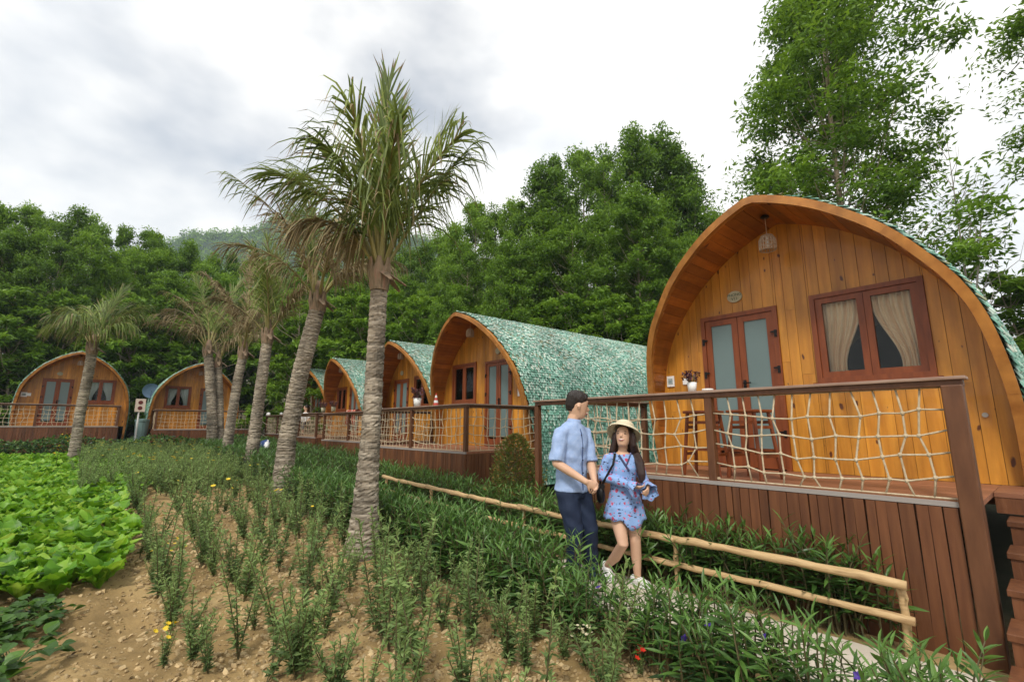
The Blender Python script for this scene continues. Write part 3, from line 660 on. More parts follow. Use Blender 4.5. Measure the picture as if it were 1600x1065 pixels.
def veranda(label, X0, X1, Yf, Yb, z0, near, posts, left=True, right=False, local=None, group='verandas of the cabins', gap=None, seed=0, rail_ext=None, nets=True, sag=.1, rail_gap=None):
    """deck on the front of a cabin. local=(loc,rz): build in that frame, else world axes"""
    rng = np.random.default_rng(100+seed); rnd = random.Random(seed)
    root = tag(empty('veranda', (0, 0, 0) if local is None else local[0], 0 if local is None else local[1]), label, 'veranda', group)
    if local is None: gr = lambda x, y: float(gz(x, y))-.06
    else:
        Mx = Matrix.Translation(local[0]) @ Matrix.Rotation(local[1], 4, 'Z')
        def gr(x, y): v = Mx @ Vector((x, y, 0)); return float(gz(v.x, v.y))-.06-local[0][2]
    # floor
    n = max(2, int((Yb-Yf)/.14)); w_ = (Yb-Yf)/n; jm = M()
    for i in range(n):
        b = ((X0+X1)/2, Yf+w_*(i+.5), z0-.018-.002*rnd.random()), (X1-X0, w_-.006, .034)
        if near: mm = M(); mm.box(*b); mm.build('floor_board', MT['floor'], root)
        else: jm.box(*b, r=rnd.random())
    if not near: jm.build('floor', MT['floor'], root)
    # frame under the floor
    m = M(); m.box(((X0+X1)/2, Yf+.04, z0-.1), (X1-X0-.02, .05, .12)); m.box(((X0+X1)/2, Yb-.1, z0-.1), (X1-X0-.02, .05, .12))
    for xx in np.linspace(X0+.1, X1-.1, 4): m.box((xx, (Yf+Yb)/2, (z0-.1+gr(xx, (Yf+Yb)/2))/2), (.09, .09, z0-.1-gr(xx, (Yf+Yb)/2)))
    m.build('under_frame', MT['post'], root)
    # skirting
    jm = M()
    def skirt(ax, p0, p1, other):
        t = p0
        while t < p1-.02:
            wd = min(rng.uniform(.062, .098), p1-t); c = t+wd/2
            x, y = (c, other) if ax == 0 else (other, c)
            g = gr(x, y); top = z0-.042; tilt = rng.normal(0, .006)
            R = np.array([[1, 0, tilt], [0, 1, 0], [-tilt, 0, 1]]) if ax == 0 else np.array([[1, 0, 0], [0, 1, tilt], [0, -tilt, 1]])
            d = (wd-.005-.004*rng.random(), .02, top-g) if ax == 0 else (.02, wd-.005-.004*rng.random(), top-g)
            pos = (x, y-.004*rng.random() if ax == 0 else y, (top+g)/2); 
            if near: mm = M(); mm.box((0, 0, 0), d, R); ob = mm.build('skirting_board', MT['deck'], root); ob.location = pos
            else: jm.box(pos, d, R, r=rng.random())
            t += wd
    skirt(0, X0, X1, Yf-.012)
    if left: skirt(1, Yf, Yb, X0-.012)
    if right: skirt(1, Yf, Yb, X1+.012)
    if not near: jm.build('skirting', MT['deckj'], root)
    m = M(); m.box(((X0+X1)/2, Yf-.014, z0-.02), (X1-X0, .03, .034)); m.build('edge_strip', MT['edge'], root)
    # posts and rails
    zr = z0+.84
    allp = [(x, Yf+.02) for x in posts]+([(X0+.05, Yb-.06)] if left else [])+([(X1-.05, Yb-.06)] if right else [])
    for x, y in allp:
        last = near and abs(x-posts[-1]) < 1e-6 and abs(y-Yf-.02) < .01
        zb = gr(x, y) if last else z0-.12
        m = M(); pw = .115 if last else .075; yy = y-.03 if last else y
        m.box((x, yy, (zr-.045+zb)/2), (pw, pw, zr-.045-zb)); m.build('post', MT['post'], root, bevel=.008)
    def rail(a, b):
        a, b = np.array(a), np.array(b); d = b-a; ln = np.linalg.norm(d); an = math.atan2(d[1], d[0]); R = np.array(Matrix.Rotation(an, 3, 'Z'))
        m = M(); c = (a+b)/2; m.box((c[0], c[1], zr-.03), (ln, .09, .045), R, 0); m.box((c[0], c[1], zr+.004), (ln+.04, .15, .024), R, 1)
        m.build('top_rail', [MT['post'], MT['railtop']], root, bevel=.005)
    rx0 = rail_ext if rail_ext is not None else posts[0]-.05
    rail((rx0, Yf+.02), (posts[-1]+.06, Yf+.02))
    if left: rail((X0+.05, Yf+.09), (X0+.05, Yb-.02))
    if right: rail((X1-.05, Yf+.09), (X1-.05, Yb-.02))
    if nets:
        spans = [((a+.04, Yf+.02), (b-.04, Yf+.02)) for a, b in zip(posts[:-1], posts[1:])]
        if left: spans.append(((X0+.05, Yf+.08), (X0+.05, Yb-.1)))
        if right: spans.append(((X1-.05, Yf+.08), (X1-.05, Yb-.1)))
        for k, (a, b) in enumerate(spans):
            ln = math.hypot(b[0]-a[0], b[1]-a[1]); S = []
            rope_net(S, a, b, zr-.055, z0+.012, max(3, int(ln/.155)), 4, rng, sag if ln > 1 else .04)
            if near:
                hd = M(); hd.tube([[a[0], a[1], z0+.012], [a[0], a[1], z0+.03]], .02, 6); ne = hd.build('rope_net', MT['rope'], root)
                for s in S: s.build('rope', MT['rope'], ne, True)
            else:
                m = M()
                for s in S:
                    for V, F, mi, r in zip(s.V, s.F, s.mi, s.r): m.V.append(V); m.F.append(F-0+m.n); m.mi.append(mi); m.r.append(r)
                    m.n += s.n
                m.build('rope_net', MT['rope'], root)
    return root
V1 = veranda('raised brown veranda with square rope netting, bar stools and steps at its end', -4.1, -.46, 4.55, 6.12, .99, True, [-4.06, -2.3, -.5], left=True, seed=1, rail_ext=-4.75, sag=.1)
# deck apron by the steps, under the right half of the facade
m = M(); m.box((-.02, 5.76, .972), (.87, .72, .034)); m.build('floor_board', MT['floor'], V1)
m = M(); m.box((-.02, 5.42, .9), (.87, .03, .13)); m.build('edge_board', MT['deck'], V1)
m = M(); m.box((-4.74, 4.57, .86), (.07, .07, 1.86)); m.build('post', MT['post'], V1, bevel=.006)
veranda('brown veranda with vertical board skirting, beside the red-tipped conical shrub', -11.2, -7.07, 5.04, 6.87, 1.05, False, [-11.15, -9.1, -7.12], left=False, right=True, seed=2)
veranda('brown veranda in front of the cabin with the cream side screen', -16.3, -12.2, 5.75, 7.52, 1.07, False, [-16.25, -14.2, -12.25], left=True, right=True, seed=3)
veranda('brown veranda whose rail carries a red patterned cloth', -21.6, -17.4, 5.9, 7.72, 1.12, False, [-21.55, -19.4, -17.45], left=True, right=True, seed=4)
veranda('brown veranda of the last row cabin, where a dark-haired person sits', -26.2, -22.4, 6.4, 8.27, 1.16, False, [-26.15, -24.2, -22.45], left=True, right=True, seed=5)
veranda('long low brown veranda of the cabin across the garden with white curtains', -3.6, 1.5, -1.5, -.03, 0, False, [-3.55, -1.0, 1.45], left=True, right=True, local=(C6, math.pi/2), seed=6, sag=.04)
veranda('low brown veranda of the cabin with the satellite dish', -1.65, 2.6, -1.5, -.03, 0, False, [-1.6, .5, 2.55], left=True, right=True, local=(C7, math.pi/2), seed=7, sag=.04)

# steps at the end of the near veranda
def steps():
    root = tag(empty('wooden_steps', (0, 0, 0)), 'brown wooden steps climbing to the deck beside the thick end post', 'steps')
    zs = [.82, .66, .50, .34, .18]; ys = [5.28, 4.93, 4.58, 4.23, 3.88]
    for z, y in zip(zs, ys):
        m = M(); m.box((.1, y, z-.02), (.98, .34, .04)); m.build('tread', MT['deck'], root, bevel=.004)
        m = M(); m.box((.1, y-.145, z-.105), (.95, .022, .13)); m.build('riser', MT['deck'], root)
    for x in (-.35, .57):
        m = M(); m.tube([[x, 5.4, .62], [x, 3.75, -.1]], [(.02, .1), (.02, .1)], 4, side=(1, 0, 0)); m.build('stringer', MT['deck'], root)
    for y, z in ((5.2, .75), (4.3, .35)):
        for x in (-.3, .5): m = M(); m.box((x, y, z/2-.03), (.07, .07, z)); m.build('leg', MT['deck'], root)
steps()

# ================================================================== bar stools, pot, small things on the decks and rails
def stool(x, y, rz, label):
    root = tag(empty('bar_stool', (x, y, .99), rz), label, 'stool', 'bar stools on the near veranda'); mt = MT['frame']
    h = .66
    m = M(); m.box((0, 0, h), (.34, .3, .03)); m.build('seat', mt, root, bevel=.01)
    for sx in (-1, 1):
        for sy in (-1, 1):
            m = M(); m.tube([[sx*.13, sy*.11, h-.015], [sx*.185, sy*.155, 0]], .02, 6); m.build('leg', mt, root)
    for z, k in ((.22, .167), (.5, .143)):
        for sx in (-1, 1): m = M(); m.box((sx*k, 0, z), (.022, k*1.66, .03)); m.build('rung', mt, root)
        for sy in (-1, 1): m = M(); m.box((0, sy*k*.84, z+.05), (k*2, .022, .03)); m.build('rung', mt, root)
stool(-2.58, 4.98, .1, 'brown wooden bar stool behind the middle rail post')
stool(-2.12, 5.05, -.25, 'brown wooden bar stool in front of the double door')
def pot(p, s, label, flower, lbl_cat='potted plant', potm='white'):
    root = tag(empty('flower_pot', p), label, lbl_cat); m = M(); m.lathe([(0, 0), (.04*s, 0), (.05*s, .1*s), (.044*s, .1*s), (.03*s, .03*s), (0, .03*s)], n=14); m.build('pot', MT[potm], root, True)
    rng = np.random.default_rng(int(s*100)); m = M(); n = 26
    for k in range(n):
        a = rng.random()*6.28; t = np.array([math.cos(a)*rng.uniform(.02, .1), math.sin(a)*rng.uniform(.02, .1), rng.uniform(.13, .23)])*s
        m.tube([[0, 0, .03*s], t*[.4, .4, .7], t], .0022*s, 3, 0)
        k2 = 7; m.inst(RH, rots(rng.random(k2)*6.28, rng.normal(.6, .4, k2)), t[None]-np.c_[np.zeros(k2), np.zeros(k2), rng.random(k2)*.05*s], np.c_[np.full(k2, .035*s), np.full(k2, .02*s), np.full(k2, .03*s)], 1, rng.random(k2))
    m.build('dried_flowers', [MT['stem'], flower], root); return root
MT['stem'] = mat('brown_stem', (.09, .075, .03), .7)
MT['greenstem'] = mat('green_stem', (.07, .11, .025), .6)
PURP = leafmat('dried_purple_flowers', [(.05, .015, .03), (.14, .05, .08), (.2, .1, .1)], trans=.1)
GRN = leafmat('pot_plant_leaves', [(.02, .06, .015), (.05, .12, .03)])
p = onY(1082, 614, 4.57); pot((p[0], 4.57, 1.846), .95, 'dried purple flowers in a small white pot on the near rail', PURP)
p = onY(1103, 614, 4.57); m = M(); m.lathe([(0, 0), (.05, 0), (.056, .012), (.05, .02), (0, .02)], n=16); o = m.build('saucer', MT['white'], smooth=True); o.location = (p[0]+.02, 4.57, 1.8465); tag(o, 'white saucer lying on the near rail beside the flower pot', 'saucer')
pot((onY(653, 600, 5.06)[0], 5.06, 1.908), 1.7, 'white pot of dried purple flowers on the rail of the second veranda', PURP)
# red and white candle-like ornament on rail of veranda two
root = tag(empty('striped_cone', (onY(682, 600, 5.06)[0], 5.06, 1.906)), 'small red and white striped cone standing on a veranda rail', 'ornament')
MT['redp'] = mat('red_plastic', (.5, .05, .03), .5)
for k in range(5): m = M(); m.lathe([(.055-.01*k, .05*k), (.045-.01*k, .05*k+.05)], n=12); m.build('band', MT['redp' if k % 2 == 0 else 'white'], root)
for j, (px, yy, zz) in enumerate(((521, 5.92, 1.978), (505, 5.92, 1.978))):
    pot((onY(px, 640, yy)[0], yy, zz), 1.6, ['pot of dark dried flowers on the rail near the red cloth', 'second pot of dried flowers on the far rail'][j], PURP, potm='plaque')

def cloth(name, P0, P1, drop, m, label, cat, front=.1, rng=None):
    """cloth folded over a rail: P0,P1 ends of rail (world), hangs on both sides"""
    rng = rng or np.random.default_rng(3); P0, P1 = np.array(P0, float), np.array(P1, float); d = (P1-P0); no = np.array([d[1], -d[0], 0]); no /= np.linalg.norm(no)
    nu = 16; prof = [(.09, -drop), (.1, -drop*.6), (.095, -drop*.25), (.085, 0), (.06, .018), (0, .022), (-.06, .018), (-.085, 0), (-.095, -drop*.3)]
    V = []
    for o, z in prof:
        for j in range(nu):
            u = j/(nu-1); wv = .012*math.sin(u*14+z*9)*min(1, -z*8 if z < 0 else 0)
            V.append(P0+d*u+no*(o+wv)+[0, 0, z+.012*(rng.random()-.5)*(1 if z <= -drop*.9 else 0)])
    mm = M(); mm.add(V, quads(len(prof), nu)); ob = mm.build(name, m, smooth=True); s = ob.modifiers.new('thick', 'SOLIDIFY'); s.thickness = .006
    return tag(ob, label, cat)
MT['redcloth'] = mat('red_patterned_cloth', (.55, .08, .05), .85, [(.6, .14, .08), (.7, .5, .42)], noise=14, lo=.4, hi=.62)
MT['towel'] = mat('white_towel', (.72, .71, .7), .95, bump=.2, bscale=120, var=[(.76, .75, .74)])
MT['lime'] = mat('lime_cloth', (.3, .6, .02), .7)
a = onY(545, 645, 5.92)[0]; b = onY(559, 645, 5.92)[0]
cloth('red_cloth', (a, 5.92, 1.978), (b, 5.92, 1.978), .45, MT['redcloth'], 'red and white patterned cloth hung over a far rail', 'cloth')
a = onY(596, 640, 5.06)[0]; b = onY(624, 640, 5.06)[0]
cloth('white_towel', (-11.17, 5.06, 1.908), (-10.62, 5.06, 1.908), .4, MT['towel'], 'white towel draped over the end of a veranda rail behind the tall palm', 'towel')
# white caps and bundles on the last veranda's rail
for px, s, lb in ((420, .3, 'round white bundle lying on the far veranda rail between two palms'), (440, .2, 'small white crumpled cloth on the far rail next to the white bundle')):
    x = onY(px, 642, 6.42)[0]; m = M(); rng = np.random.default_rng(px); pr = [(0, 0), (.5, .01), (.6, .12), (.5, .36), (.28, .5), (0, .53)]
    m.lathe([(r*s, z*s) for r, z in pr], n=14); o = m.build('white_bundle', MT['towel'], smooth=True); o.location = (x, 6.42, 2.018); o.scale = (1.2, .55, 1); tag(o, lb, 'bundle')
# cream screen at cabin three
m = M(); m.box((0, 0, 1.05), (.95, .06, 2.1)); m.box((0, 0, 2.12), (1.0, .08, .04)); o = m.build('side_screen', MT['cream'], bevel=.005); o.location = (-15.2, 7.0, 1.07); tag(o, 'plain cream screen panel standing on the veranda beside a dark doorway', 'screen')
# sign post, satellite dish, lime cloth at the far end of the garden
p = onX(213, 668, -26.5); gzz = float(gz(-26.5, p[1]))
root = tag(empty('sign_post', (-26.5, p[1], gzz-.1)), 'white board with two dark red round marks on a pale post between two cabins', 'sign')
m = M(); m.tube([[0, 0, 0], [0, .02, 2.1]], .035, 8); m.build('post', MT['white'], root)
m = M(); m.box((.05, .03, 2.05), (.03, .36, .56)); m.build('board', MT['cream'], root)
for z in (1.93, 2.17): m = M(); m.tube([[.066, .03, z], [.073, .03, z]], .085, 14); m.build('round_mark', mat('dark_red_mark', (.12, .02, .015), .6), root)
root = tag(empty('satellite_dish', (-28.0, onX(232, 640, -28)[1], float(gz(-28., 1.7))-.1)), 'round blue-grey satellite dish on a pole beside a cabin roof', 'dish')
m = M(); m.tube([[0, 0, 0], [0, 0, 2.6]], .03, 6); m.build('pole', MT['metal'], root)
m = M(); th = np.arange(18)*2*math.pi/18
for r0, r1, y0, y1 in ((0.001, .2, .1, .08), (.2, .34, .08, .03)):
    m.add(np.vstack([np.c_[np.full(18, .05-y0+.1), np.cos(th)*r0, 2.75+np.sin(th)*r0], np.c_[np.full(18, .05-y1+.1), np.cos(th)*r1, 2.75+np.sin(th)*r1]]), [[j, (j+1) % 18, 18+(j+1) % 18, 18+j] for j in range(18)])
m.tube([[.1, 0, 2.5], [.4, 0, 2.75]], .012, 5); m.box((.42, 0, 2.77), (.07, .05, .05)); m.build('bowl', mat('blue_grey_dish', (.1, .16, .24), .5), root)
y0, y1 = onX(372, 645, -26.0)[1], onX(381, 645, -26.)[1]
cloth('lime_cloth', (-26.0, 5.45, C7[2]+.862), (-26.0, 5.75, C7[2]+.862), .5, MT['lime'], 'bright lime green cloth hung on the veranda rail between two palms', 'cloth')
# grey bin between the two left cabins
m = M(); m.lathe([(0, 0), (.2, 0), (.26, .62), (.28, .64), (.28, .68), (0, .7)], n=14); o = m.build('refuse_bin', mat('blue_grey_plastic', (.16, .25, .24), .5), smooth=False); q = onX(221, 668, -27.2); o.location = (-27.2, q[1], float(gz(-27.2, q[1]))-.03); o.scale = (1, 1, 2.0); tag(o, 'blue grey lidded bin between the two cabins across the garden', 'bin')
# blue and white bag in the planting
MT['bluebag'] = mat('blue_white_bag', (.02, .05, .16), .6, [(.75, .75, .75)], noise=4, lo=.48, hi=.52)

# ================================================================== log fence
def log_fence():
    root = tag(empty('log_fence', (0, 0, 0)), 'low fence of two peeled log rails on short posts along the path', 'fence'); rng = np.random.default_rng(8); y = 4.27
    def log(pts, r, name='rail'):
        P = np.array(pts, float); t = np.linspace(0, 1, 14); Q = np.array([np.interp(t, np.linspace(0, 1, len(P)), P[:, k]) for k in range(3)]).T
        Q += rng.normal(0, .004, Q.shape); rr = r*(1+.1*np.sin(t*17+rng.random()*6)+rng.normal(0, .03, 14)); m = M(); m.tube(Q, rr, 9); m.build(name, MT['bamboo'], root, True)
    g = lambda x: float(gz(x, y))
    for a, b in ((-.84, -2.62), (-2.55, -4.75), (-4.68, -7.0), (-6.9, -8.6)):
        log([(a, y-.055, g(a)+.46), (b, y-.055, g(b)+.47)], .031)
        log([(a+.0, y-.05, g(a)+.235), (b, y-.05, g(b)+.245)], .026)
    for x in (-.89, -2.58, -4.7, -6.95, -8.55):
        log([(x, y, g(x)-.08), (x+.0, y, g(x)+.44)], .026, 'post')
log_fence()

# ================================================================== vegetation generators
RUE = leafmat('ruellia_leaves', [(.018, .045, .012), (.042, .1, .02), (.08, .17, .032), (.13, .245, .05)], rough=.38, trans=.25)
CHR = leafmat('chrysanthemum_leaves', [(.075, .125, .042), (.15, .235, .075), (.26, .37, .12)], rough=.6, trans=.3)
GRE = leafmat('mustard_leaves', [(.05, .15, .008), (.1, .26, .012), (.18, .38, .02), (.32, .5, .06)], rough=.42, trans=.35)
TRE = leafmat('acacia_leaves', [(.035, .08, .008), (.095, .195, .014), (.165, .3, .022), (.25, .4, .045)], rough=.45, trans=.35)
PAL = leafmat('palm_green', [(.07, .11, .022), (.14, .195, .04), (.28, .35, .085)], rough=.5, trans=.3)
DRY = leafmat('palm_dry', [(.14, .1, .045), (.25, .195, .1), (.36, .3, .17)], rough=.8, trans=.2)
YEL = leafmat('yellow_petals', [(.7, .5, .02), (.8, .62, .05)], trans=.2)
VIO = leafmat('violet_petals', [(.06, .025, .25), (.11, .05, .4)], trans=.2)
RED = leafmat('red_petals', [(.55, .02, .01), (.7, .05, .02)], trans=.2)
MT['bark'] = mat('pale_bark', (.26, .2, .14), .9, [(.4, .33, .25), (.17, .125, .085)], scale=(6, 6, 1.2), noise=3, bump=.3, bscale=8)
WOODY = MT['stem']
def leafset(m, rng, P, az, el, size, tpl, mt, rlo=0, rhi=1, roll=.5, r=None):
    n = len(P); m.inst(tpl, rots(az, el, rng.normal(0, roll, n)), P, size, mt, rng.uniform(rlo, rhi, n) if r is None else r)
LANCE = leaf(1, .15, [.2, .8, 1, .65, .05], fold=.35, droop=.25)
LANCE2 = leaf(1, .16, [.25, 1, .05], fold=.35, droop=.25)
def shoot(seed, tpl=LANCE, h=.5, npair=9):
    rng = np.random.default_rng(seed); m = M(); lean = rng.normal(0, .06, 2)
    path = np.array([[lean[0]*t*t, lean[1]*t*t, h*t] for t in np.linspace(0, 1, 5)]); m.tube(path, [.006, .006, .005, .004, .003], 4, 0)
    P, az, el, sz, rr = [], [], [], [], []
    for k in range(npair):
        t = .28+.72*(k/(npair-1)); p = [lean[0]*t*t, lean[1]*t*t, h*t]; a0 = k*1.57+rng.normal(0, .35)
        for s in (0, math.pi):
            P.append(p); az.append(a0+s+rng.normal(0, .2)); el.append(rng.normal(.15+.85*max(0, t-.55)*2, .22)); sz.append(rng.uniform(.11, .17)*(1.08-.35*max(0, t-.6)/.4)); rr.append(np.clip(.12+.75*t+rng.normal(0, .16), 0, 1))
    leafset(m, rng, np.array(P), np.array(az), np.array(el), np.array(sz), tpl, 1, roll=.4, r=np.array(rr)); return m
SH_M = [shoot(s, h=.44+.04*(s % 4), npair=8+s % 4) for s in range(6)]
SHOOT = [m.mesh('shoot', [WOODY, RUE]) for m in SH_M]
SH_LO = [shoot(30+s, LANCE2, .5, 8) for s in range(4)]
def merged(ms, pts, rng, smin=.8, smax=1.25):
    out = M()
    for k, mm in enumerate(ms):
        sel = pts[k::len(ms)]
        if not len(sel): continue
        R = rots(rng.random(len(sel))*6.28, rng.normal(0, .12, len(sel)), rng.normal(0, .12, len(sel))); S = rng.uniform(smin, smax, len(sel))
        off = 0
        for V, F, mi, r in zip(mm.V, mm.F, mm.mi, mm.r):
            # faces of this chunk refer to vertices counted from the chunk's own start, except caps
            pass
        Vall = np.vstack(mm.V)
        for F, mi, r in zip(mm.F, mm.mi, mm.r):
            used = np.unique(F); mp_ = -np.ones(len(Vall), int); mp_[used] = np.arange(len(used))
            tv, tf = Vall[used], mp_[F]
            W_ = np.einsum('mij,mkj->mki', R, tv[None]*S[:, None, None])+sel[:, None, :]
            FF = (tf[None]+(np.arange(len(sel))*len(tv))[:, None, None]).reshape(-1, tf.shape[1])
            out.add(W_.reshape(-1, 3), FF, int(mi[0]), np.tile(r, len(sel)))
    return out
def flower_mesh(mt, petals=5, R=.022):
    m = M(); a = np.arange(petals)*6.283/petals; m.inst((RH[0]*[1, .95, 1], RH[1]), rots(a, np.full(petals, .35)), np.zeros((petals, 3)), np.full(petals, R*1.5), 0, np.random.default_rng(1).random(petals)); return m.mesh('flower', mt)
F_VIO = flower_mesh(VIO); F_YEL = flower_mesh(YEL, 8, .018); F_RED = flower_mesh(RED, 5, .02)
def hedge(label, pts_near, pts_far, seed, flowers=0, group=None, smin=.8, smax=1.2, fs=None, low=None):
    rng = np.random.default_rng(seed); c = (pts_near if len(pts_near) else pts_far).mean(0)
    root = tag(empty('ruellia_hedge', (c[0], c[1], float(gz(c[0], c[1])))), label, 'hedge', group); o3 = np.array(root.location)
    for k, p in enumerate(pts_near):
        o = link('shoot', SHOOT[k % len(SHOOT)], root, p-o3, sc_=rng.uniform(smin, smax)*(.86 if low and low[0] < -p[0] < low[1] else 1), rot=(rng.normal(0, .14), rng.normal(0, .14), rng.random()*6.28))
    if len(pts_far):
        m = merged(SH_LO, pts_far-o3, rng, *(fs or (smin, smax))); m.build('foliage', [WOODY, RUE], root)['kind'] = 'stuff'
    src = pts_near if len(pts_near) else pts_far
    for k in range(flowers):
        p = src[rng.integers(len(src))]-o3; link('flower', F_VIO, root, p+[0, 0, rng.uniform(.28, .42)], rot=(rng.uniform(.2, 1), rng.uniform(-.8, .2), 0), sc_=rng.uniform(.6, .9))
    return root
def strip(rng, n, a0, a1, b0, b1, pw=1.):
    a = a0+(a1-a0)*rng.random(n)**pw; b = rng.uniform(b0, b1, n); return np.c_[-a, b, gz(-a, b)-.02]
rng = np.random.default_rng(21)
hedge('dark green ruellia hedge with violet flowers between the soil bed and the path', strip(rng, 298, .45, 4.2, 2.68, 3.18, 1.0), np.vstack([strip(rng, 150, 2.95, 4.6, 2.75, 3.24), strip(rng, 850, 4.2, 9.5, 2.75, 3.36)]), 22, 10, smin=.76, smax=1.12, fs=(.9, 1.25), low=(1.9, 2.7))
hedge('ruellia planting behind the log fence, against the near veranda skirting', strip(rng, 170, .95, 4.7, 4.31, 4.5), strip(rng, 120, 1.2, 4.7, 4.33, 4.5), 23, 2, smin=.95, smax=1.3)
hedge('ruellia planting between the log fence and the second veranda', np.zeros((0, 3)), strip(rng, 520, 4.7, 11.5, 4.34, 4.98), 24, 4, smin=.95, smax=1.3)
hedge('ruellia mass behind the leaning palms, along the far stretch of path', np.zeros((0, 3)), np.vstack([strip(rng, 900, 9.5, 22, 2.9, 3.8), strip(rng, 800, 11.5, 24, 4.3, 5.7)]), 25, 4, smin=1.0, smax=1.4)

# tall slim flower plants in rows
def chrys(seed, ns, h):
    rng = np.random.default_rng(seed); m = M(); P, az, el, sz, rr = [], [], [], [], []
    for k in range(ns):
        a = rng.random()*6.28; sp = rng.uniform(.02, .14)*(1 if ns > 1 else .3); hh = h*rng.uniform(.65, 1.05)
        f = lambda t: np.array([math.cos(a)*sp*(t**1.2)*1.2, math.sin(a)*sp*(t**1.2)*1.2, hh*t])
        m.tube([f(t) for t in (0, .33, .66, 1)], [.005, .0045, .0035, .002], 4, 0)
        nl = int(95*hh/.6)
        for i in range(nl):
            t = .1+.9*(i/nl); P.append(f(t)); az.append(rng.random()*6.28); el.append(rng.normal(.35+.5*(t > .9), .35)); sz.append(rng.uniform(.03, .075)*(1.15-.45*t)); rr.append(np.clip(.15+.7*t+rng.normal(0, .15), 0, 1))
    sz = np.array(sz); leafset(m, rng, np.array(P), np.array(az), np.array(el), np.c_[sz, sz*.3, sz], RH, 1, roll=.6, r=np.array(rr)); return m
CH = [chrys(40+i, n, h).mesh('flower_plant', [WOODY, CHR]) for i, (n, h) in enumerate(((3, .55), (4, .5), (2, .7), (5, .58), (2, .66), (4, .42), (6, .5), (1, .6), (3, .72), (2, .35), (7, .46), (3, .62)))]
def rows():
    rng = np.random.default_rng(44); k = 0
    pts = []
    for b0 in (.62, 1.14, 1.66, 2.16, 2.52):
        a = 1.75+rng.random()*.2 if b0 > .8 else 3.7
        while a < 15.5:
            pts.append((a, b0+rng.normal(0, .06)+.02*max(0, a-6))); a += rng.uniform(.16, .36)*(1 if a < 9 else 1.5)
    for k2 in range(12): pts.append((rng.uniform(1.75, 5.2), rng.uniform(.85, 2.55)))
    for a, b in pts:
        if abs(a-5.56) < .25 and abs(b-2.5) < .3: continue
        if k >= 290: break
        o = link('flower_plant', CH[rng.integers(len(CH))], None, (-a, b, float(gz(-a, b)+lumps(-a, b))-.025), rng.random()*6.28, rng.uniform(.55, 1.35))
        tag(o, 'slim feathery green flower plant in the rows on tilled soil', 'flower plant', 'slim flower plants in rows')
        o.rotation_euler = (rng.normal(0, .13), rng.normal(0, .13), o.rotation_euler[2]); k += 1
        if rng.random() < .14 and a > 6:
            link('flower', F_YEL, o, (rng.normal(0, .04), rng.normal(0, .04), .55), sc_=1.1, rot=(.3, .2, 0)); o['label'] = 'slim green flower plant carrying a yellow bloom in the rows'
rows()
# far part of the flower bed (too small to tell apart) with yellow blooms
def farbed():
    rng = np.random.default_rng(48); src = [chrys(60+i, 4, .5) for i in range(3)]
    n = 620; a = rng.uniform(12, 24, n); b = rng.uniform(-.2, 3.1, n); p = np.c_[-a, b, gz(-a, b)-.02]
    m = merged(src, p, rng, .8, 1.3); nf = 90; q = p[rng.integers(0, n, nf)]+np.c_[np.zeros((nf, 2)), rng.uniform(.5, .68, nf)]
    pet = RH
    for k in range(6): m.inst(pet, rots(np.full(nf, k*1.047), np.full(nf, .3)), q, np.full(nf, .045), 2, rng.random(nf))
    tag(m.build('flower_bed', [WOODY, CHR, YEL]), 'distant bed of green plants dotted with yellow blooms', 'flower bed', kind='stuff')
farbed()
# small yellow-flowered and red-flowered plants at the bed's near edge
def small_flowering(px, py, fl, n, label, cat='flower plant', s=.6):
    p = onZ(px, py, 0); rng = np.random.default_rng(px); o = link('flowering_plant', CH[3 if s < .7 else 6], None, (p[0], p[1], -.02), rng.random()*6, s); tag(o, label, cat)
    for k in range(n): link('flower', fl, o, (rng.normal(0, .09), rng.normal(0, .07), .5*rng.uniform(.75, 1.1)), rot=(rng.normal(0, .4), rng.normal(0, .4), 0), sc_=.7/s)
small_flowering(255, 1040, F_YEL, 7, 'low plant with yellow blooms in the bare soil', s=.55)
small_flowering(262, 928, F_YEL, 8, 'bushy plant with orange-yellow blooms at the start of the outer row', s=.9)
small_flowering(1000, 1058, F_RED, 6, 'little plant with red flowers at the foot of the hedge', s=.35)
small_flowering(915, 1040, flower_mesh(leafmat('pale_petals', [(.7, .65, .45), (.75, .7, .5)]), 6, .012), 16, 'low plant with tiny cream flowers by the hedge foot', s=.5)

# mustard greens
def greens(seed, nl=9, L=.34):
    rng = np.random.default_rng(seed); m = M()
    for k in range(nl):
        az = k*2.4+rng.normal(0, .2); el = rng.uniform(.85, 1.5); ll = L*rng.uniform(.75, 1.15); wd = ll*rng.uniform(.42, .58)
        nr, nc = 8, 5; V = []
        wp = [.12, .14, .35, .75, 1, 1, .75, .25]
        for i in range(nr):
            t = i/(nr-1); bend = .55*t*t; x = ll*(t-.15*bend*t); z = -ll*.38*bend*t
            for j in range(nc):
                u = (j/(nc-1)-.5)*2; hw = wd/2*wp[i]; V.append([x+rng.normal(0, .006)-.02*abs(u)*t, u*hw, z+hw*.3*abs(u)+(rng.normal(0, .013)*abs(u)+rng.normal(0, .006)+.018*abs(u)*math.sin(t*16+k))*(t > .3)])
        R = rots([az], [el], [rng.normal(0, .25)])[0]; rr = np.clip(rng.normal(.46, .2), 0, 1)
        cr = np.array([np.clip(rr+(.16 if j in (1, 2) else -.06)+.3*(i/(nr-1)-.5), 0, 1) for i in range(nr-1) for j in range(nc-1)])
        m.add(np.array(V) @ R.T, quads(nr, nc), 0, cr)
    return m
GM = [greens(70+i, 10+i % 4, .29+.03*(i % 3)) for i in range(8)]
GME = [g.mesh('mustard_plant', GRE, True) for g in GM]
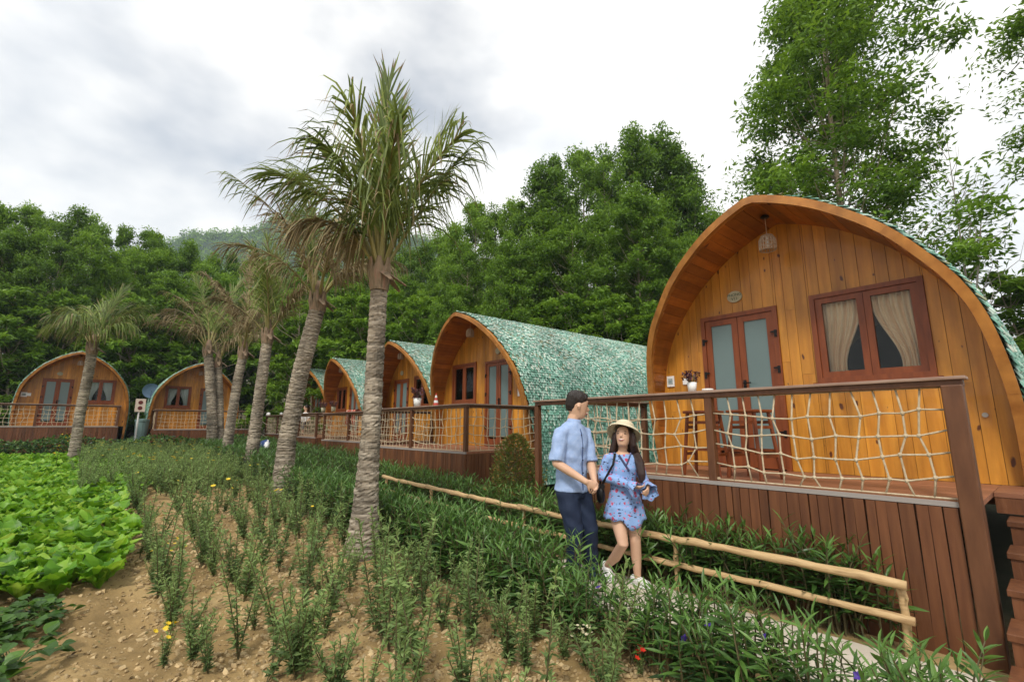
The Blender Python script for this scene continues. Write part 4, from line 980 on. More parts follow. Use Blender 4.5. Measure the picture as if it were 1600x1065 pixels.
def bed():
    rng = np.random.default_rng(71); pts = []
    for a in np.arange(6.0, 22.5, .25):
        edge = .12+.085*(a-6)+.12*math.sin(a*1.1)
        for b in np.arange(edge, -9.5, -.25):
            if a < 6.5 and b < -3: pass
            pts.append((a+rng.normal(0, .06), b+rng.normal(0, .06)))
    pts = np.array(pts); pr = []
    keep = []
    for a, b in pts:   # in view?
        X = a*_D1[0]+b*_D2[0]; Y = a*_D1[1]+b*_D2[1]
        if Y > 1 and X/Y > -1.3: keep.append((a, b, X*X+Y*Y))
    keep.sort(key=lambda q: q[2]); 
    for k, (a, b, d) in enumerate(keep[:300]):
        tag(link('mustard_plant', GME[(k*3+k//7) % 8], None, (-a, b, float(gz(-a, b))-.02), rng.random()*6.28, rng.uniform(.85, 1.2)), 'leafy bright green mustard plant in the dense vegetable bed', 'vegetable plant', 'mustard greens in the vegetable bed')
    far = np.array(keep[300:]); p = np.c_[-far[:, 0], far[:, 1], gz(-far[:, 0], far[:, 1])-.02]
    m = merged(GM, p, rng, .85, 1.2); tag(m.build('mustard_bed', GRE, smooth=True), 'far rows of the bright green mustard bed', 'vegetable bed', kind='stuff')
    # bolting stalks with yellow blossom
    for k, (px, py, top) in enumerate(((95, 715, 662), (104, 722, 676), (85, 740, 672))):
        q = onZ(px, py, .28); base = (q[0], q[1], float(gz(q[0], q[1]))-.02); h = 1.0-.1*k
        root = tag(empty('bolting_mustard', base), 'tall mustard stalk in yellow blossom above the greens', 'vegetable plant', 'bolting mustard stalks')
        m = M(); m.tube([[0, 0, 0], [.02, 0, h*.5], [0, .02, h]], [.008, .006, .003], 5); m.build('stalk', MT['greenstem'], root)
        for j in range(11): link('flower', F_YEL, root, (rng.normal(0, .05), rng.normal(0, .05), h-.28*rng.random()), sc_=1.0, rot=(rng.normal(0, .5), rng.normal(0, .5), 0))
bed()
# sweet potato vines in the near left corner
def vines():
    rng = np.random.default_rng(80); tpl = leaf(1, .85, [.1, .9, 1, .6, .05], fold=.2, droop=.3); DK = leafmat('vine_leaves', [(.025, .065, .01), (.055, .13, .016), (.09, .19, .025)], trans=.25); me = []
    for s in range(3):
        m = M(); n = 46; r = .2*np.sqrt(rng.random(n)); a = rng.random(n)*6.28; h = .06+.16*rng.random(n)*(1-r/.26)
        P = np.c_[r*np.cos(a), r*np.sin(a), h]; leafset(m, rng, P, a+rng.normal(0, .6, n), rng.normal(.1, .25, n), rng.uniform(.06, .1, n), tpl, 0, roll=.3)
        for q in P[::3]: m.tube([[0, 0, 0], q*[.5, .5, .8], q], .003, 3, 1)
        me.append(m.mesh('vine_plant', [DK, MT['greenstem']]))
    for k in range(46):
        a = rng.uniform(3.9, 5.7); b = rng.uniform(-1.3, -.05)-.12*(5.7-a)
        tag(link('vine_plant', me[k % 3], None, (-a, b, float(gz(-a, b))-.02), rng.random()*6, rng.uniform(.9, 1.3)), 'low broad-leaved vine plant at the corner of the vegetable bed', 'vine plant', 'low vines beside the greens')
vines()
# clipped low hedge in front of the far cabins
def far_hedge():
    rng = np.random.default_rng(81); root = tag(empty('low_hedge', (-25, 1, float(gz(-25, 1)))), 'dark low clipped hedge in front of the verandas across the garden', 'hedge'); m = M(); n = 9000
    b = rng.uniform(-9, 9, n); a = rng.uniform(24.1, 25.3, n); z = gz(-a, b)+rng.uniform(0, .62, n)*(1-.15*np.sin(b*2.3)); P = np.c_[-a, b, z]-np.array(root.location)
    leafset(m, rng, P, rng.random(n)*6.28, rng.normal(.3, .5, n), np.c_[np.full(n, .16), np.full(n, .07), np.full(n, .1)], RH, 0, roll=.8); m.build('foliage', RUE, root)['kind'] = 'stuff'
far_hedge()
# red-tipped conical shrub at the second veranda
def shrub(x, y, h, w_, label, seed, mt, name='conical_shrub', n=6500, ls=.055):
    rng = np.random.default_rng(seed); g = float(gz(x, y)); root = tag(empty(name, (x, y, g-.03)), label, 'shrub')
    m = M(); m.tube([[0, 0, 0], [.01, 0, h*.5], [0, 0, h*.9]], [.025, .015, .004], 6)
    for k in range(18): a = rng.random()*6.28; z = h*rng.uniform(.1, .7); rr = w_*.8*(1-z/h); m.tube([[0, 0, z], [math.cos(a)*rr, math.sin(a)*rr, z+.12]], [.008, .003], 4)
    m.build('stem', WOODY, root)
    m = M(); t = rng.random(n)**1.25; z = h*(.04+.96*t); a = rng.random(n)*6.28
    prof = w_*(np.sqrt(np.clip(1-t**1.6, 0, 1)))*(1+.18*np.sin(a*3+z*7)+.12*np.sin(a*5-z*11)); r = prof*np.sqrt(rng.uniform(.25, 1, n))
    P = np.c_[r*np.cos(a), r*np.sin(a), z]; tone = np.clip(.25+.6*(r/np.maximum(prof, .01)-.4)*rng.random(n)+.35*(rng.random(n) < .18)+.15*t, 0, 1)
    leafset(m, rng, P, a+rng.normal(0, .6, n), rng.normal(.6, .4, n), np.c_[np.full(n, ls), np.full(n, ls*.45), np.full(n, ls)], RH, 0, roll=.7, r=tone); m.build('foliage', mt, root)
REDL = leafmat('red_tipped_leaves', [(.035, .07, .014), (.065, .12, .02), (.1, .16, .03), (.16, .15, .035), (.34, .17, .05)], trans=.25)
shrub(-5.72, 5.02, 1.36, .5, 'conical shrub with bronze-red leaf tips at the corner of the second veranda', 90, REDL)

# ------------------------------------------------------------------ palms
def frond(rng, L, el0, bend, dry, leaflen=.6, n=52, hang=.6, twist=0, spread=.6):
    """frond along +x (azimuth applied later): stiff rib, long ragged leaflets"""
    m = M(); k = 18; t = np.linspace(0, 1, k); ang = el0-bend*t**1.6; ds = L/(k-1)
    P = np.zeros((k, 3))
    for i in range(1, k): P[i] = P[i-1]+ds*np.array([math.cos(ang[i-1]), .0, math.sin(ang[i-1])])
    P[:, 1] = twist*t*t*L*.3
    m.tube(P, [(.034*(1-.88*q)+.004, .02*(1-.85*q)+.003) for q in t], 5, 2, side=(0, 1, 0))
    V, F, rr = [], [], []; gaps = rng.random(3)
    for s in (-1, 1):
        sp_ = spread*rng.uniform(.6, 1.3)
        for i in range(n):
            u = .22+.78*(i+rng.random()*.7)/n
            if rng.random() < .08 or any(abs(u-g) < .02 for g in gaps): continue
            p = np.array([np.interp(u, t, P[:, c]) for c in range(3)]); a = np.interp(u, t, ang); T = np.array([math.cos(a), 0, math.sin(a)]); up = np.array([-math.sin(a), 0, math.cos(a)])
            ll = leaflen*(.35+.75*math.sin(math.pi*min(1, .12+.8*u))**.7)*rng.uniform(.7, 1.2)
            d = T*(.75+.45*u)+np.array([0, s, 0])*sp_*(1-.35*u)+up*rng.normal(.12, .16)+rng.normal(0, .09, 3); d /= np.linalg.norm(d)
            wv = np.cross(d, up); wv /= np.linalg.norm(wv)+1e-9; q = p.copy(); w0 = .014; g = hang*rng.uniform(.5, 1.7); b0 = len(V); pt = 0
            kink = rng.uniform(.3, .7) if rng.random() < .35 else 9
            for j, (tt, ww) in enumerate(((0, .5), (.25, 1), (.5, .95), (.75, .7), (1, .08))):
                if j:
                    dd = d+np.array([0, 0, -g*(tt**1.6)*1.5-(1.6 if tt > kink else 0)*min(1, hang)]); dd /= np.linalg.norm(dd); q = q+dd*ll*(tt-pt)
                pt = tt; V.append(q-wv*w0*ww); V.append(q+wv*w0*ww)
            tone = np.clip(rng.normal(.5, .25), 0, 1); mi_dry = dry or rng.random() < .06
            for j in range(4): F.append(([b0+2*j, b0+2*j+1, b0+2*j+3, b0+2*j+2], 1 if mi_dry or (j == 3 and rng.random() < .4) else 0, tone))
    FF = np.array([f[0] for f in F]); MI = np.array([f[1] for f in F]); RR = np.array([f[2] for f in F])
    m.add(V, FF, 0, RR); m.mi[-1] = MI; return m
PALTR = mat('ringed_palm_trunk', (.145, .115, .08), .95, [(.245, .205, .155), (.37, .32, .25)], scale=(1, 1, 6), noise=4, detail=9, bump=.5, bscale=16, lo=.3, hi=.72); rnd_tint(PALTR, .55)
PALSH = mat('palm_sheath_fibre', (.12, .085, .05), .9, [(.25, .185, .12), (.3, .17, .12)], scale=(5, 5, 1), noise=4, bump=.4, bscale=20)
RIB = mat('palm_rib', (.22, .2, .06), .5, [(.3, .26, .1)], noise=4)
def palm(base, path, rbase, rtop, fr, label, seed, twin=None, ll=.6):
    """base on the ground, path = trunk points relative to base; fr = list of (az deg, elev deg, bend deg, length, dry, hang)"""
    rng = np.random.default_rng(seed); root = tag(empty('palm_tree', base), label, 'palm tree', 'palms beside the path')
    P = np.array(path, float); d = np.concatenate([[0], np.cumsum(np.linalg.norm(np.diff(P, axis=0), axis=1))]); H_ = d[-1]; nr = int(H_/.022)
    s = np.linspace(0, H_, nr); Q = np.array([np.interp(s, d, P[:, c]) for c in range(3)]).T
    # smooth the kinked path
    for _ in range(30): Q[1:-1] = (Q[:-2]+2*Q[1:-1]+Q[2:])/4
    u = s/H_; R = rtop+(rbase-rtop)*(np.exp(-u*6)*.8+.2*(1-u)); n = 22; th = np.arange(n)*2*math.pi/n
    bd = np.cumsum(rng.uniform(.035, .13, 400)); tl = rng.normal(0, .022, 400); tp = rng.random(400)*6.28
    ri = np.searchsorted(bd, s).clip(1, 398); se = s[:, None]+tl[ri][:, None]*np.sin(th[None]+tp[ri][:, None])+.006*rng.normal(0, 1, (nr, n))
    rj = np.searchsorted(bd, se.ravel()).reshape(nr, n).clip(1, 398); ph = (se-bd[rj-1])/(bd[rj]-bd[rj-1])
    amp = .035+.05*rng.random(400); R2 = R[:, None]*(1+amp[rj]*(ph-.5)*2*.8+.022*rng.normal(0, 1, (nr, n))+.04*np.sin(th[None]*2+s[:, None]*1.7))
    m = M(); m.tube(Q, R, n); V = m.V[0].reshape(nr, n, 3); m.V[0] = (Q[:, None, :]+(V-Q[:, None, :])*(R2/R[:, None])[:, :, None]).reshape(-1, 3)
    stain = .18*np.sin(s[:, None]*2.3+th[None]*2+seed)+.15*np.sin(s[:, None]*5.1-th[None]+seed)
    tone = np.where(ph < .16, .1+.15*rng.random((nr, n)), .55+.16*rng.normal(0, 1, 400)[rj]+stain+.12*rng.normal(0, 1, (nr, n)))
    m.r[0] = np.clip(tone[:-1], 0, 1).ravel(); m.build('trunk', PALTR, root)
    top = Q[-1]; T = Q[-1]-Q[-6]; T /= np.linalg.norm(T)
    m = M()
    for k in range(9):   # sheath bases, a few peeling away
        a = k*2.4; out = .06 if k % 3 else .26; c, si = math.cos(a), math.sin(a)
        m.tube([top+[c*rtop*.85, si*rtop*.85, -.12], top+[c*(rtop+.02), si*(rtop+.02), .1], top+[c*(rtop*.8+out), si*(rtop*.8+out), .3-.35*(k % 3 == 0)]], [(.07, .03), (.075, .03), (.025, .01)], 6, side=(-si, c, 0))
    m.tube([top-[0, 0, .05], top+[0, 0, .25], top+[0, 0, .55]], [rtop*.98, rtop*.85, rtop*.35], 10); m.build('sheath', PALSH, root)
    for az, el, bd, ln, dry, hang in fr:
        f = frond(rng, ln, rad(el), rad(bd), dry, ll*(1 if not dry else .85), 60, hang, rng.normal(0, .4), .62 if hang > .5 else .4); o = f.build('frond', [PAL, DRY, RIB], root)
        o.location = top+np.array([0, 0, .12])+np.array([math.cos(rad(az)), math.sin(rad(az)), 0])*.04; o.rotation_euler = (0, 0, rad(az))
    return root
RA = 49.15      # azimuth of "picture right" is 49.15 deg in world terms
def rel(px, py, base, Yc):  # point above a base at the same camera depth
    r = ray(px, py); fw = np.array([-math.sin(AZ), math.cos(AZ), 0]); return r*(Yc/(r @ fw))+[0, 0, CAM_H]
def depth(p): return p[0]*-math.sin(AZ)+p[1]*math.cos(AZ)
def palm_px(bx, by, dist, pts, rb, rt, fr, label, seed, ll=.6):
    fw = np.array([-math.sin(AZ), math.cos(AZ), 0]); r = ray(bx, by); b = r*(dist/(r @ fw))+[0, 0, CAM_H]; g = float(gz(b[0], b[1]))-.08
    base = np.array([b[0], b[1], g]); path = [[0, 0, 0]]
    for px, py in pts: q = rel(px, py, base, dist); path.append(list(q-base))
    palm(base, path, rb, rt, [(a+RA, *k) for a, *k in fr], label, seed, ll=ll)
palm_px(565, 872, 5.83, [(572, 780), (583, 620), (593, 440)], .22, .098,
        [(100, 88, 6, 2.95, 0, .1), (75, 84, 12, 2.7, 0, .2), (15, 74, 5, 2.6, 0, .12), (5, 64, 16, 2.15, 0, 1.2), (335, 72, 30, 2.1, 0, 1.0), (165, 80, 40, 2.6, 0, .7), (185, 70, 55, 1.95, 0, 1.0), (198, 62, 55, 1.85, 0, .7),
         (255, 82, 40, 2.1, 0, 1.0), (290, 78, 55, 1.9, 0, 1.2), (60, 76, 40, 2.1, 0, 1.0), (120, 74, 45, 2.0, 0, 1.0), (240, 72, 75, 1.8, 0, 1.4), (205, 62, 110, 1.35, 1, 1.5), (150, 66, 90, 1.4, 1, 1.4)],
        'tall pale ringed palm with ragged upright crown, standing at the edge of the near hedge', 200, .78)
palm_px(440, 780, 9.7, [(448, 690), (470, 580), (497, 478)], .24, .15,
        [(175, 76, 35, 3.3, 0, 0.72), (188, 70, 42, 3.1, 0, 0.8), (160, 82, 20, 3.2, 0, 0.48), (90, 82, 27, 2.9, 1, 0.64), (200, 54, 75, 2.2, 1, 1.04), (20, 60, 78, 2.2, 1, 1.2), (300, 56, 82, 2.2, 1, 1.2), (0, 72, 54, 2.5, 1, 1.04), (240, 68, 68, 2.3, 1, 1.04), (150, 80, 27, 3.0, 0, 0.64), (340, 50, 85, 1.9, 1, 1.2), (60, 64, 68, 2.2, 1, 1.04), (185, 78, 37, 2.9, 1, 0.8)],
        'strongly leaning palm with shaggy dry brown fronds', 201, .8)
palm_px(390, 748, 12.5, [(396, 690), (408, 600), (418, 530)], .23, .125,
        [(80, 86, 8, 2.9, 0, 0.2), (30, 78, 17, 2.6, 0, 0.4), (150, 80, 17, 2.6, 0, 0.32), (200, 50, 41, 1.7, 1, 0.96), (340, 52, 14, 1.9, 1, 0.64), (250, 80, 34, 2.3, 0, 0.64), (110, 82, 20, 2.8, 0, 0.32), (10, 68, 48, 1.9, 0, 0.88), (290, 74, 41, 2.0, 0, 0.8)],
        'smooth grey palm with a narrow upright yellow-green crown', 202, .7)
palm_px(352, 716, 15.5, [(362, 650), (372, 590), (380, 555)], .2, .13,
        [(120, 84, 14, 3.5, 1, 0.4), (160, 76, 34, 3.0, 1, 0.72), (90, 86, 10, 3.4, 0, 0.32), (200, 66, 58, 2.4, 1, 0.96), (20, 70, 58, 2.3, 1, 0.96), (300, 62, 71, 2.1, 1, 1.12), (60, 78, 27, 3.0, 1, 0.56), (240, 74, 48, 2.4, 1, 0.88)],
        'palm with dry straw-coloured upright fronds, between the grey palm and the twin trunks', 203, .75)
palm_px(333, 702, 18.5, [(331, 640), (327, 575), (325, 552)], .23, .16,
        [(100, 84, 24, 3.2, 0, 0.24), (70, 76, 34, 3.0, 0, 0.32), (185, 66, 68, 2.8, 1, 1.04), (175, 76, 58, 2.9, 1, 0.96), (250, 60, 75, 2.2, 1, 1.12), (10, 60, 75, 2.2, 1, 1.12), (130, 82, 24, 3.1, 0, 0.32), (200, 54, 78, 2.4, 1, 1.04)],
        'thick palm trunk with green and drooping dry fronds, before the cabin with the dish', 204, .8)
palm_px(345, 702, 18.8, [(343, 640), (341, 590), (340, 570)], .2, .14,
        [(60, 80, 34, 2.4, 0, 0.48), (330, 60, 71, 2.0, 1, 1.12), (150, 72, 54, 2.2, 1, 0.96), (20, 72, 54, 2.2, 0, 0.8)],
        'short palm trunk pressed against its thicker twin', 206, .65)
palm_px(118, 696, 15.0, [(126, 640), (139, 580), (144, 548)], .17, .13,
        [(80, 80, 20, 2.1, 0, .3), (30, 72, 50, 1.9, 0, .9), (150, 72, 50, 1.9, 0, .9), (190, 58, 90, 1.7, 0, 1.4), (350, 58, 90, 1.7, 0, 1.4), (110, 74, 40, 2.0, 0, .6), (60, 74, 40, 2.0, 0, .6), (250, 64, 90, 1.6, 0, 1.4), (290, 66, 90, 1.6, 0, 1.4), (175, 70, 60, 1.9, 0, 1.1), (10, 66, 70, 1.8, 0, 1.2)],
        'solitary palm with drooping green fan-like crown before the white-curtained cabin', 205, .8)

# ------------------------------------------------------------------ trees
def tree_mesh(seed, h, crown_lo, w_, ncl, nl, ls, trunk_r=.11, gap=.0, tilt=.3, wide=None, maxlimb=9):
    """slim trunk, limbs to every clump, clumps of small leaves"""
    rng = np.random.default_rng(seed); tm = M(); path = [np.array([tilt*math.sin(t*2+seed)*t, tilt*math.cos(t*3+seed)*t, h*t]) for t in np.linspace(0, 1, 9)]; path = np.array(path)-[path[0][0], path[0][1], 0]
    tm.tube(path, [trunk_r*(1-.88*t) for t in np.linspace(0, 1, 9)], 7)
    cm = M(); C, RR = [], []
    for k in range(ncl):
        t = crown_lo+(1-crown_lo)*rng.random()**.85; tt = (t-crown_lo)/(1-crown_lo)
        env = w_*(.55+.9*tt-1.28*tt**3+.12*math.sin(seed+tt*9)) if wide is None else w_*np.interp(tt, *wide)
        a = rng.random()*6.28; env *= 1+.28*math.sin(2*a+seed)+.15*math.sin(3*a+seed*2)
        r = max(.05, env)*math.sqrt(rng.uniform(.03, 1)); ax = np.array([np.interp(t, np.linspace(0, 1, 9), path[:, c]) for c in range(3)])
        c = ax+[math.cos(a)*r, math.sin(a)*r, rng.normal(.1, .2)]; C.append(c); RR.append(rng.uniform(.32, .8)*h/14)
        zs = max(crown_lo*h*.8, c[2]-r*rng.uniform(.5, 1.0)); st = np.array([np.interp(zs/h, np.linspace(0, 1, 9), path[:, cc]) for cc in range(3)])
        if np.linalg.norm(c-st) > maxlimb: st = c+(st-c)/np.linalg.norm(c-st)*.5
        mid = (st+c)/2+[0, 0, -.12*r]; lr = max(.008, .028*(1-t*.6)); tm.tube([st, mid, c], [lr, lr*.7, .005], 4, cap=False)
    C = np.array(C); RR = np.array(RR); per = int(nl/ncl)
    for c, rr in zip(C, RR):
        n = int(per*rng.uniform(.6, 1.4)); v = rng.normal(0, 1, (n, 3)); v /= np.linalg.norm(v, axis=1)[:, None]; rad_ = rr*rng.random(n)**.45; P = c+v*rad_[:, None]*[1.15, 1.15, .72]
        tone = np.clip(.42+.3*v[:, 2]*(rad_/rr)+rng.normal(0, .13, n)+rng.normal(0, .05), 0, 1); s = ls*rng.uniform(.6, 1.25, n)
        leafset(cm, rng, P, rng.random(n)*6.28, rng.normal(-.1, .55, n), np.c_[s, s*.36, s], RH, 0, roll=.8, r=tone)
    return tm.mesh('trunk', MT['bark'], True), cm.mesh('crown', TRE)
def put_tree(me, p, rz, s, label, group, name='forest_tree'):
    root = tag(empty(name, p, rz), label, 'tree', group); root.scale = (s, s, s) if np.isscalar(s) else s
    link('trunk', me[0], root); link('crown', me[1], root); return root
FOR = [tree_mesh(300+i, 13, .36+.05*(i % 3), 2.3+.25*(i % 2), 100, 14500, .24, .1, wide=([0, .25, .55, .8, 1], [[.75, 1.15, 1.0, .62, .15], [.6, .9, 1.15, .8, .25], [.95, 1.0, .8, .5, .2], [.7, 1.2, .85, .75, .3], [.85, .8, 1.1, .6, .2]][i])) for i in range(5)]
LOWT = [tree_mesh(320+i, 6, .08, 2.0, 55, 6500, .2, .06) for i in range(2)]
def sky_tree(me, px, py, rng_, label, group, name='forest_tree', native=13., rs=None):
    """tree standing on the ground at a given range whose top reaches the skyline read off the photo"""
    p = at_range(px, py+15, rng_); g = float(gz(p[0], p[1]))-.15; sz = (p[2]-g)/native; r = rs or np.random.default_rng(int(px*7+py)+4000)
    k = r.uniform(.58, .84) if native > 10 else r.uniform(.9, 1.15); return put_tree(me, (p[0], p[1], g), r.random()*6.28, (sz*k, sz*k, sz), label, group, name)
def wood():
    rng = np.random.default_rng(310); LW, LC, LR = 'slim tree with dense dark green crown in the wood behind the two far cabins', 'slim tree in the corner where the two woods meet', 'tall slim tree with light green crown in the wood behind the row of teal roofs'
    GW, GC, GR = 'trees of the wood across the garden', 'trees in the corner of the wood', 'trees of the wood behind the cabin row'
    kk = 0
    for px, py in ((-60, 318), (-25, 322), (15, 318), (45, 313), (85, 330), (125, 318), (160, 336), (200, 348), (235, 352), (262, 375), (295, 368), (330, 388), (365, 392), (400, 398), (440, 402)):
        sky_tree(FOR[kk % 5], px, py, 37+rng.uniform(-2, 3), LW, GW); kk += 1
        sky_tree(FOR[(kk+2) % 5], px+rng.uniform(5, 28), py+rng.uniform(25, 60), 33+rng.uniform(-1, 1.5), 'shorter slim tree in the front rank of the wood behind the two far cabins', 'front trees of the wood across the garden'); kk += 1
    for px, py in ((480, 398), (520, 392), (560, 388), (600, 384), (635, 378), (665, 372), (690, 352)):
        sky_tree(FOR[kk % 5], px, py, 31+rng.uniform(-1, 2), LC, GC); kk += 1
        sky_tree(FOR[(kk+3) % 5], px+rng.uniform(0, 25), py+rng.uniform(20, 55), 27.5+rng.uniform(-1, 1), 'shorter slim tree in the front rank where the two woods meet', 'front trees in the corner of the wood'); kk += 1
    for px, py in ((712, 325), (740, 290), (775, 305), (800, 298), (838, 245), (870, 232), (905, 236), (945, 222), (985, 203), (1020, 214), (1050, 236), (1078, 262)):
        sky_tree(FOR[kk % 5], px, py+rng.uniform(-12, 22), 24+rng.uniform(-1, 2), LR, GR); kk += 1
        sky_tree(FOR[(kk+1) % 5], px+rng.uniform(-10, 12), py+rng.uniform(60, 130), 20.5+rng.uniform(-1, 1), 'shorter slim tree in the front rank behind the row of teal roofs', 'front trees behind the cabin row'); kk += 1
    for k in range(30):
        px = -80+k*18; py = 455+rng.uniform(-15, 40); sky_tree(LOWT[k % 2], px, py, 30.8+rng.uniform(-.6, 1.6), 'bushy young tree at the foot of the wood behind the two far cabins', 'undergrowth of the wood across the garden', 'young_tree', 6)
    for k in range(30):
        px = 455+k*21; py = 478+rng.uniform(-35, 30); sky_tree(LOWT[k % 2], px, py, np.interp(px, [455, 650, 800, 1110], [27, 22.5, 19.5, 17.8])+rng.uniform(-.5, 1), 'bushy young tree behind the row of teal roofs', 'undergrowth behind the cabin row', 'young_tree', 6)
wood()
# the single tall tree behind the near cabin, the dark tree at its side, bushes and a bare sapling
p = at_range(1318, 330, 15.5); T1 = tree_mesh(401, 15, .3, 2.6, 230, 47000, .19, .13, wide=([0, .25, .55, .8, 1], [.95, 1.12, 1.05, .75, .3]), tilt=.15)
put_tree(T1, (p[0], p[1], float(gz(p[0], p[1]))-.2), 1.0, 1.0, 'single tall airy tree rising behind the near cabin roof', None, 'tall_tree')
p = at_range(1840, 200, 14.5); T2 = tree_mesh(402, 13, .3, 1.45, 80, 19000, .15, .1, wide=([0, .3, .7, 1], [.8, 1.1, 1.1, .5]), maxlimb=1.3)
put_tree(T2, (p[0], p[1], float(gz(p[0], p[1]))-.2), 2.2, 1.0, 'dark tree with separate drooping leaf clusters beyond the near cabin roof', None, 'tall_tree')
for k, (px, py, rg) in enumerate(((1485, 470, 18), (1525, 415, 18.5), (1570, 375, 17.5), (1615, 355, 18.5), (1660, 345, 17.5), (1450, 470, 19.5))):
    sky_tree(LOWT[k % 2], px, py, rg, 'bushy green tree standing low beyond the steps end of the near cabin', 'bushes beyond the near cabin', 'young_tree', 6.9)
def sapling():
    rng = np.random.default_rng(5)
    for k, (px, py) in enumerate(((1478, 215), (1535, 275))):
        p = at_range(px, py, 14.5); g = float(gz(p[0], p[1])); root = tag(empty('bare_sapling', (p[0], p[1], g-.1)), ['thin bare leafless sapling next to the tall airy tree', 'slanting bare thin sapling between the tall tree and the dark tree'][k], 'tree'); h = p[2]-g
        m = M(); m.tube([[0, 0, 0], [-.1-.5*k, 0, h*.5], [0, .1, h]], [.04, .025, .006], 5)
        for j in range(14): z = h*rng.uniform(.45, .95); a = rng.random()*6.28; l = rng.uniform(.4, .9); m.tube([[-.05-.3*k, .05, z], [math.cos(a)*l*.5, math.sin(a)*l*.5, z+l*.7], [math.cos(a)*l*.7, math.sin(a)*l*.7, z+l*1.3]], [.01, .006, .003], 3)
        m.build('trunk', mat('grey_bark', (.3, .27, .24), .9), root)
sapling()
# more greenery behind cabin one's flank seen under the rail
shrub(-5.2, 7.2, .8, .5, 'dark green leafy bush between the first and second cabins', 91, RUE, 'leafy_bush', 2500, .09)

# ------------------------------------------------------------------ wooded mountain
def mountain():
    rng = np.random.default_rng(500); sk = [(60, 470), (150, 435), (230, 398), (265, 378), (300, 365), (340, 364), (380, 364), (410, 352), (440, 336), (470, 330), (520, 337), (560, 347), (620, 361), (670, 374), (700, 388), (800, 425), (1000, 470), (1150, 520)]
    D = 380.; fw = np.array([-math.sin(AZ), math.cos(AZ), 0]); xs = np.linspace(60, 1150, 110); ys = np.interp(xs, *zip(*sk)); rows_ = 40; V = []
    tops = np.array([ray(x, y)*(D/(ray(x, y) @ fw)) for x, y in zip(xs, ys)])+[0, 0, CAM_H]
    for i in range(rows_):
        t = i/(rows_-1)*1.35; k = (1-(t if t <= 1 else 1))
        for q in tops:
            f = q-[0, 0, q[2]]; back = (t-1)*150
            z = (q[2]+6)*(t**1.15 if t <= 1 else 1-(t-1)*.9)-6; V.append(f*(1+back/np.linalg.norm(f))+[0, 0, z])
    V = np.array(V); V[:, 2] += rng.normal(0, 1.0, len(V)); m = M(); m.add(V, quads(rows_, 110)); mm = mat('mountain_soil', (.03, .06, .02), 1); tag(m.build('mountain', mm, smooth=True), kind='structure')
    n = 7000; i = rng.integers(8, rows_-8, n); j = rng.integers(0, 109, n); P0 = V.reshape(rows_, 110, 3); u = rng.random((n, 1)); w_ = rng.random((n, 1)); P = P0[i, j]*(1-u)+P0[i, j+1]*u; P = P*(1-w_)+(P0[i+1, j]*(1-u)+P0[i+1, j+1]*u)*w_
    m = M(); per = 22; C = np.repeat(P, per, 0); rad_ = np.repeat(rng.uniform(1.6, 3.6, n), per); v = rng.normal(0, 1, (n*per, 3)); v /= np.linalg.norm(v, axis=1)[:, None]
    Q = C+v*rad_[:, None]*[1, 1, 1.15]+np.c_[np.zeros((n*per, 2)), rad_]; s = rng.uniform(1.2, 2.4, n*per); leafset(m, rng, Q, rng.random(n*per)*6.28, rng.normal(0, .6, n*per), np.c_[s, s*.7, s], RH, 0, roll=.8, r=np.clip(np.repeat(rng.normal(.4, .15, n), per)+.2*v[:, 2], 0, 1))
    tag(m.build('mountain_forest', TRE), 'unbroken forest covering the hazy mountain', 'forest', kind='stuff')
mountain()
def haze():
    m = M(); m.box((-180, 190, 118), (1150, 1150, 250)); mt = bpy.data.materials.new('hazy_air'); mt.use_nodes = True; t = mt.node_tree; t.nodes.remove(t.nodes['Principled BSDF'])
    pv = t.nodes.new('ShaderNodeVolumePrincipled'); pv.inputs['Color'].default_value = (.72, .86, 1, 1); pv.inputs['Density'].default_value = .00055; t.links.new(pv.outputs[0], t.nodes['Material Output'].inputs['Volume'])
    tag(m.build('haze', mt), 'pale blue haze of the humid air', 'haze', kind='stuff')
haze()

# ================================================================== people (figure frames: x = picture right, y = away, z = up)
SKIN = mat('skin', (.58, .35, .23), .5, [(.64, .4, .27)], noise=8); HAIR = mat('black_hair', (.012, .009, .008), .38, [(.03, .02, .016)], scale=(20, 20, 3), noise=5, bump=.4, bscale=30)
HAIR2 = mat('dark_brown_hair', (.018, .009, .008), .34, [(.045, .022, .016)], scale=(25, 25, 1.5), noise=5, bump=.4, bscale=30)
def remesh(m, name, mt, parent, vox, smooth=5, wr=0):
    o = bpy.data.objects.new(name+'_src', m.mesh(name, mt)); COL.objects.link(o); r = o.modifiers.new('r', 'REMESH'); r.mode = 'VOXEL'; r.voxel_size = vox
    s = o.modifiers.new('s', 'SMOOTH'); s.factor = .5; s.iterations = smooth; bpy.context.view_layer.update()
    me = bpy.data.meshes.new_from_object(o.evaluated_get(bpy.context.evaluated_depsgraph_get())); bpy.data.objects.remove(o); me.name = name
    if wr:     # folds in the cloth
        n = len(me.vertices); co = np.empty(n*3, np.float32); no = np.empty(n*3, np.float32); me.vertices.foreach_get('co', co); me.vertices.foreach_get('normal', no); co = co.reshape(-1, 3); no = no.reshape(-1, 3)
        x, y, z = co.T; f = np.sin(z*38+6*np.sin(x*9+y*7))*.5+np.sin((x-y)*31+z*17+4*np.sin(z*11))*.6+np.sin((x+y)*23-z*43)*.4
        me.vertices.foreach_set('co', (co+no*(wr*f)[:, None]).ravel())
    me.polygons.foreach_set('use_smooth', np.full(len(me.polygons), True)); me.materials.clear(); me.materials.append(mt)
    return link(name, me, parent)
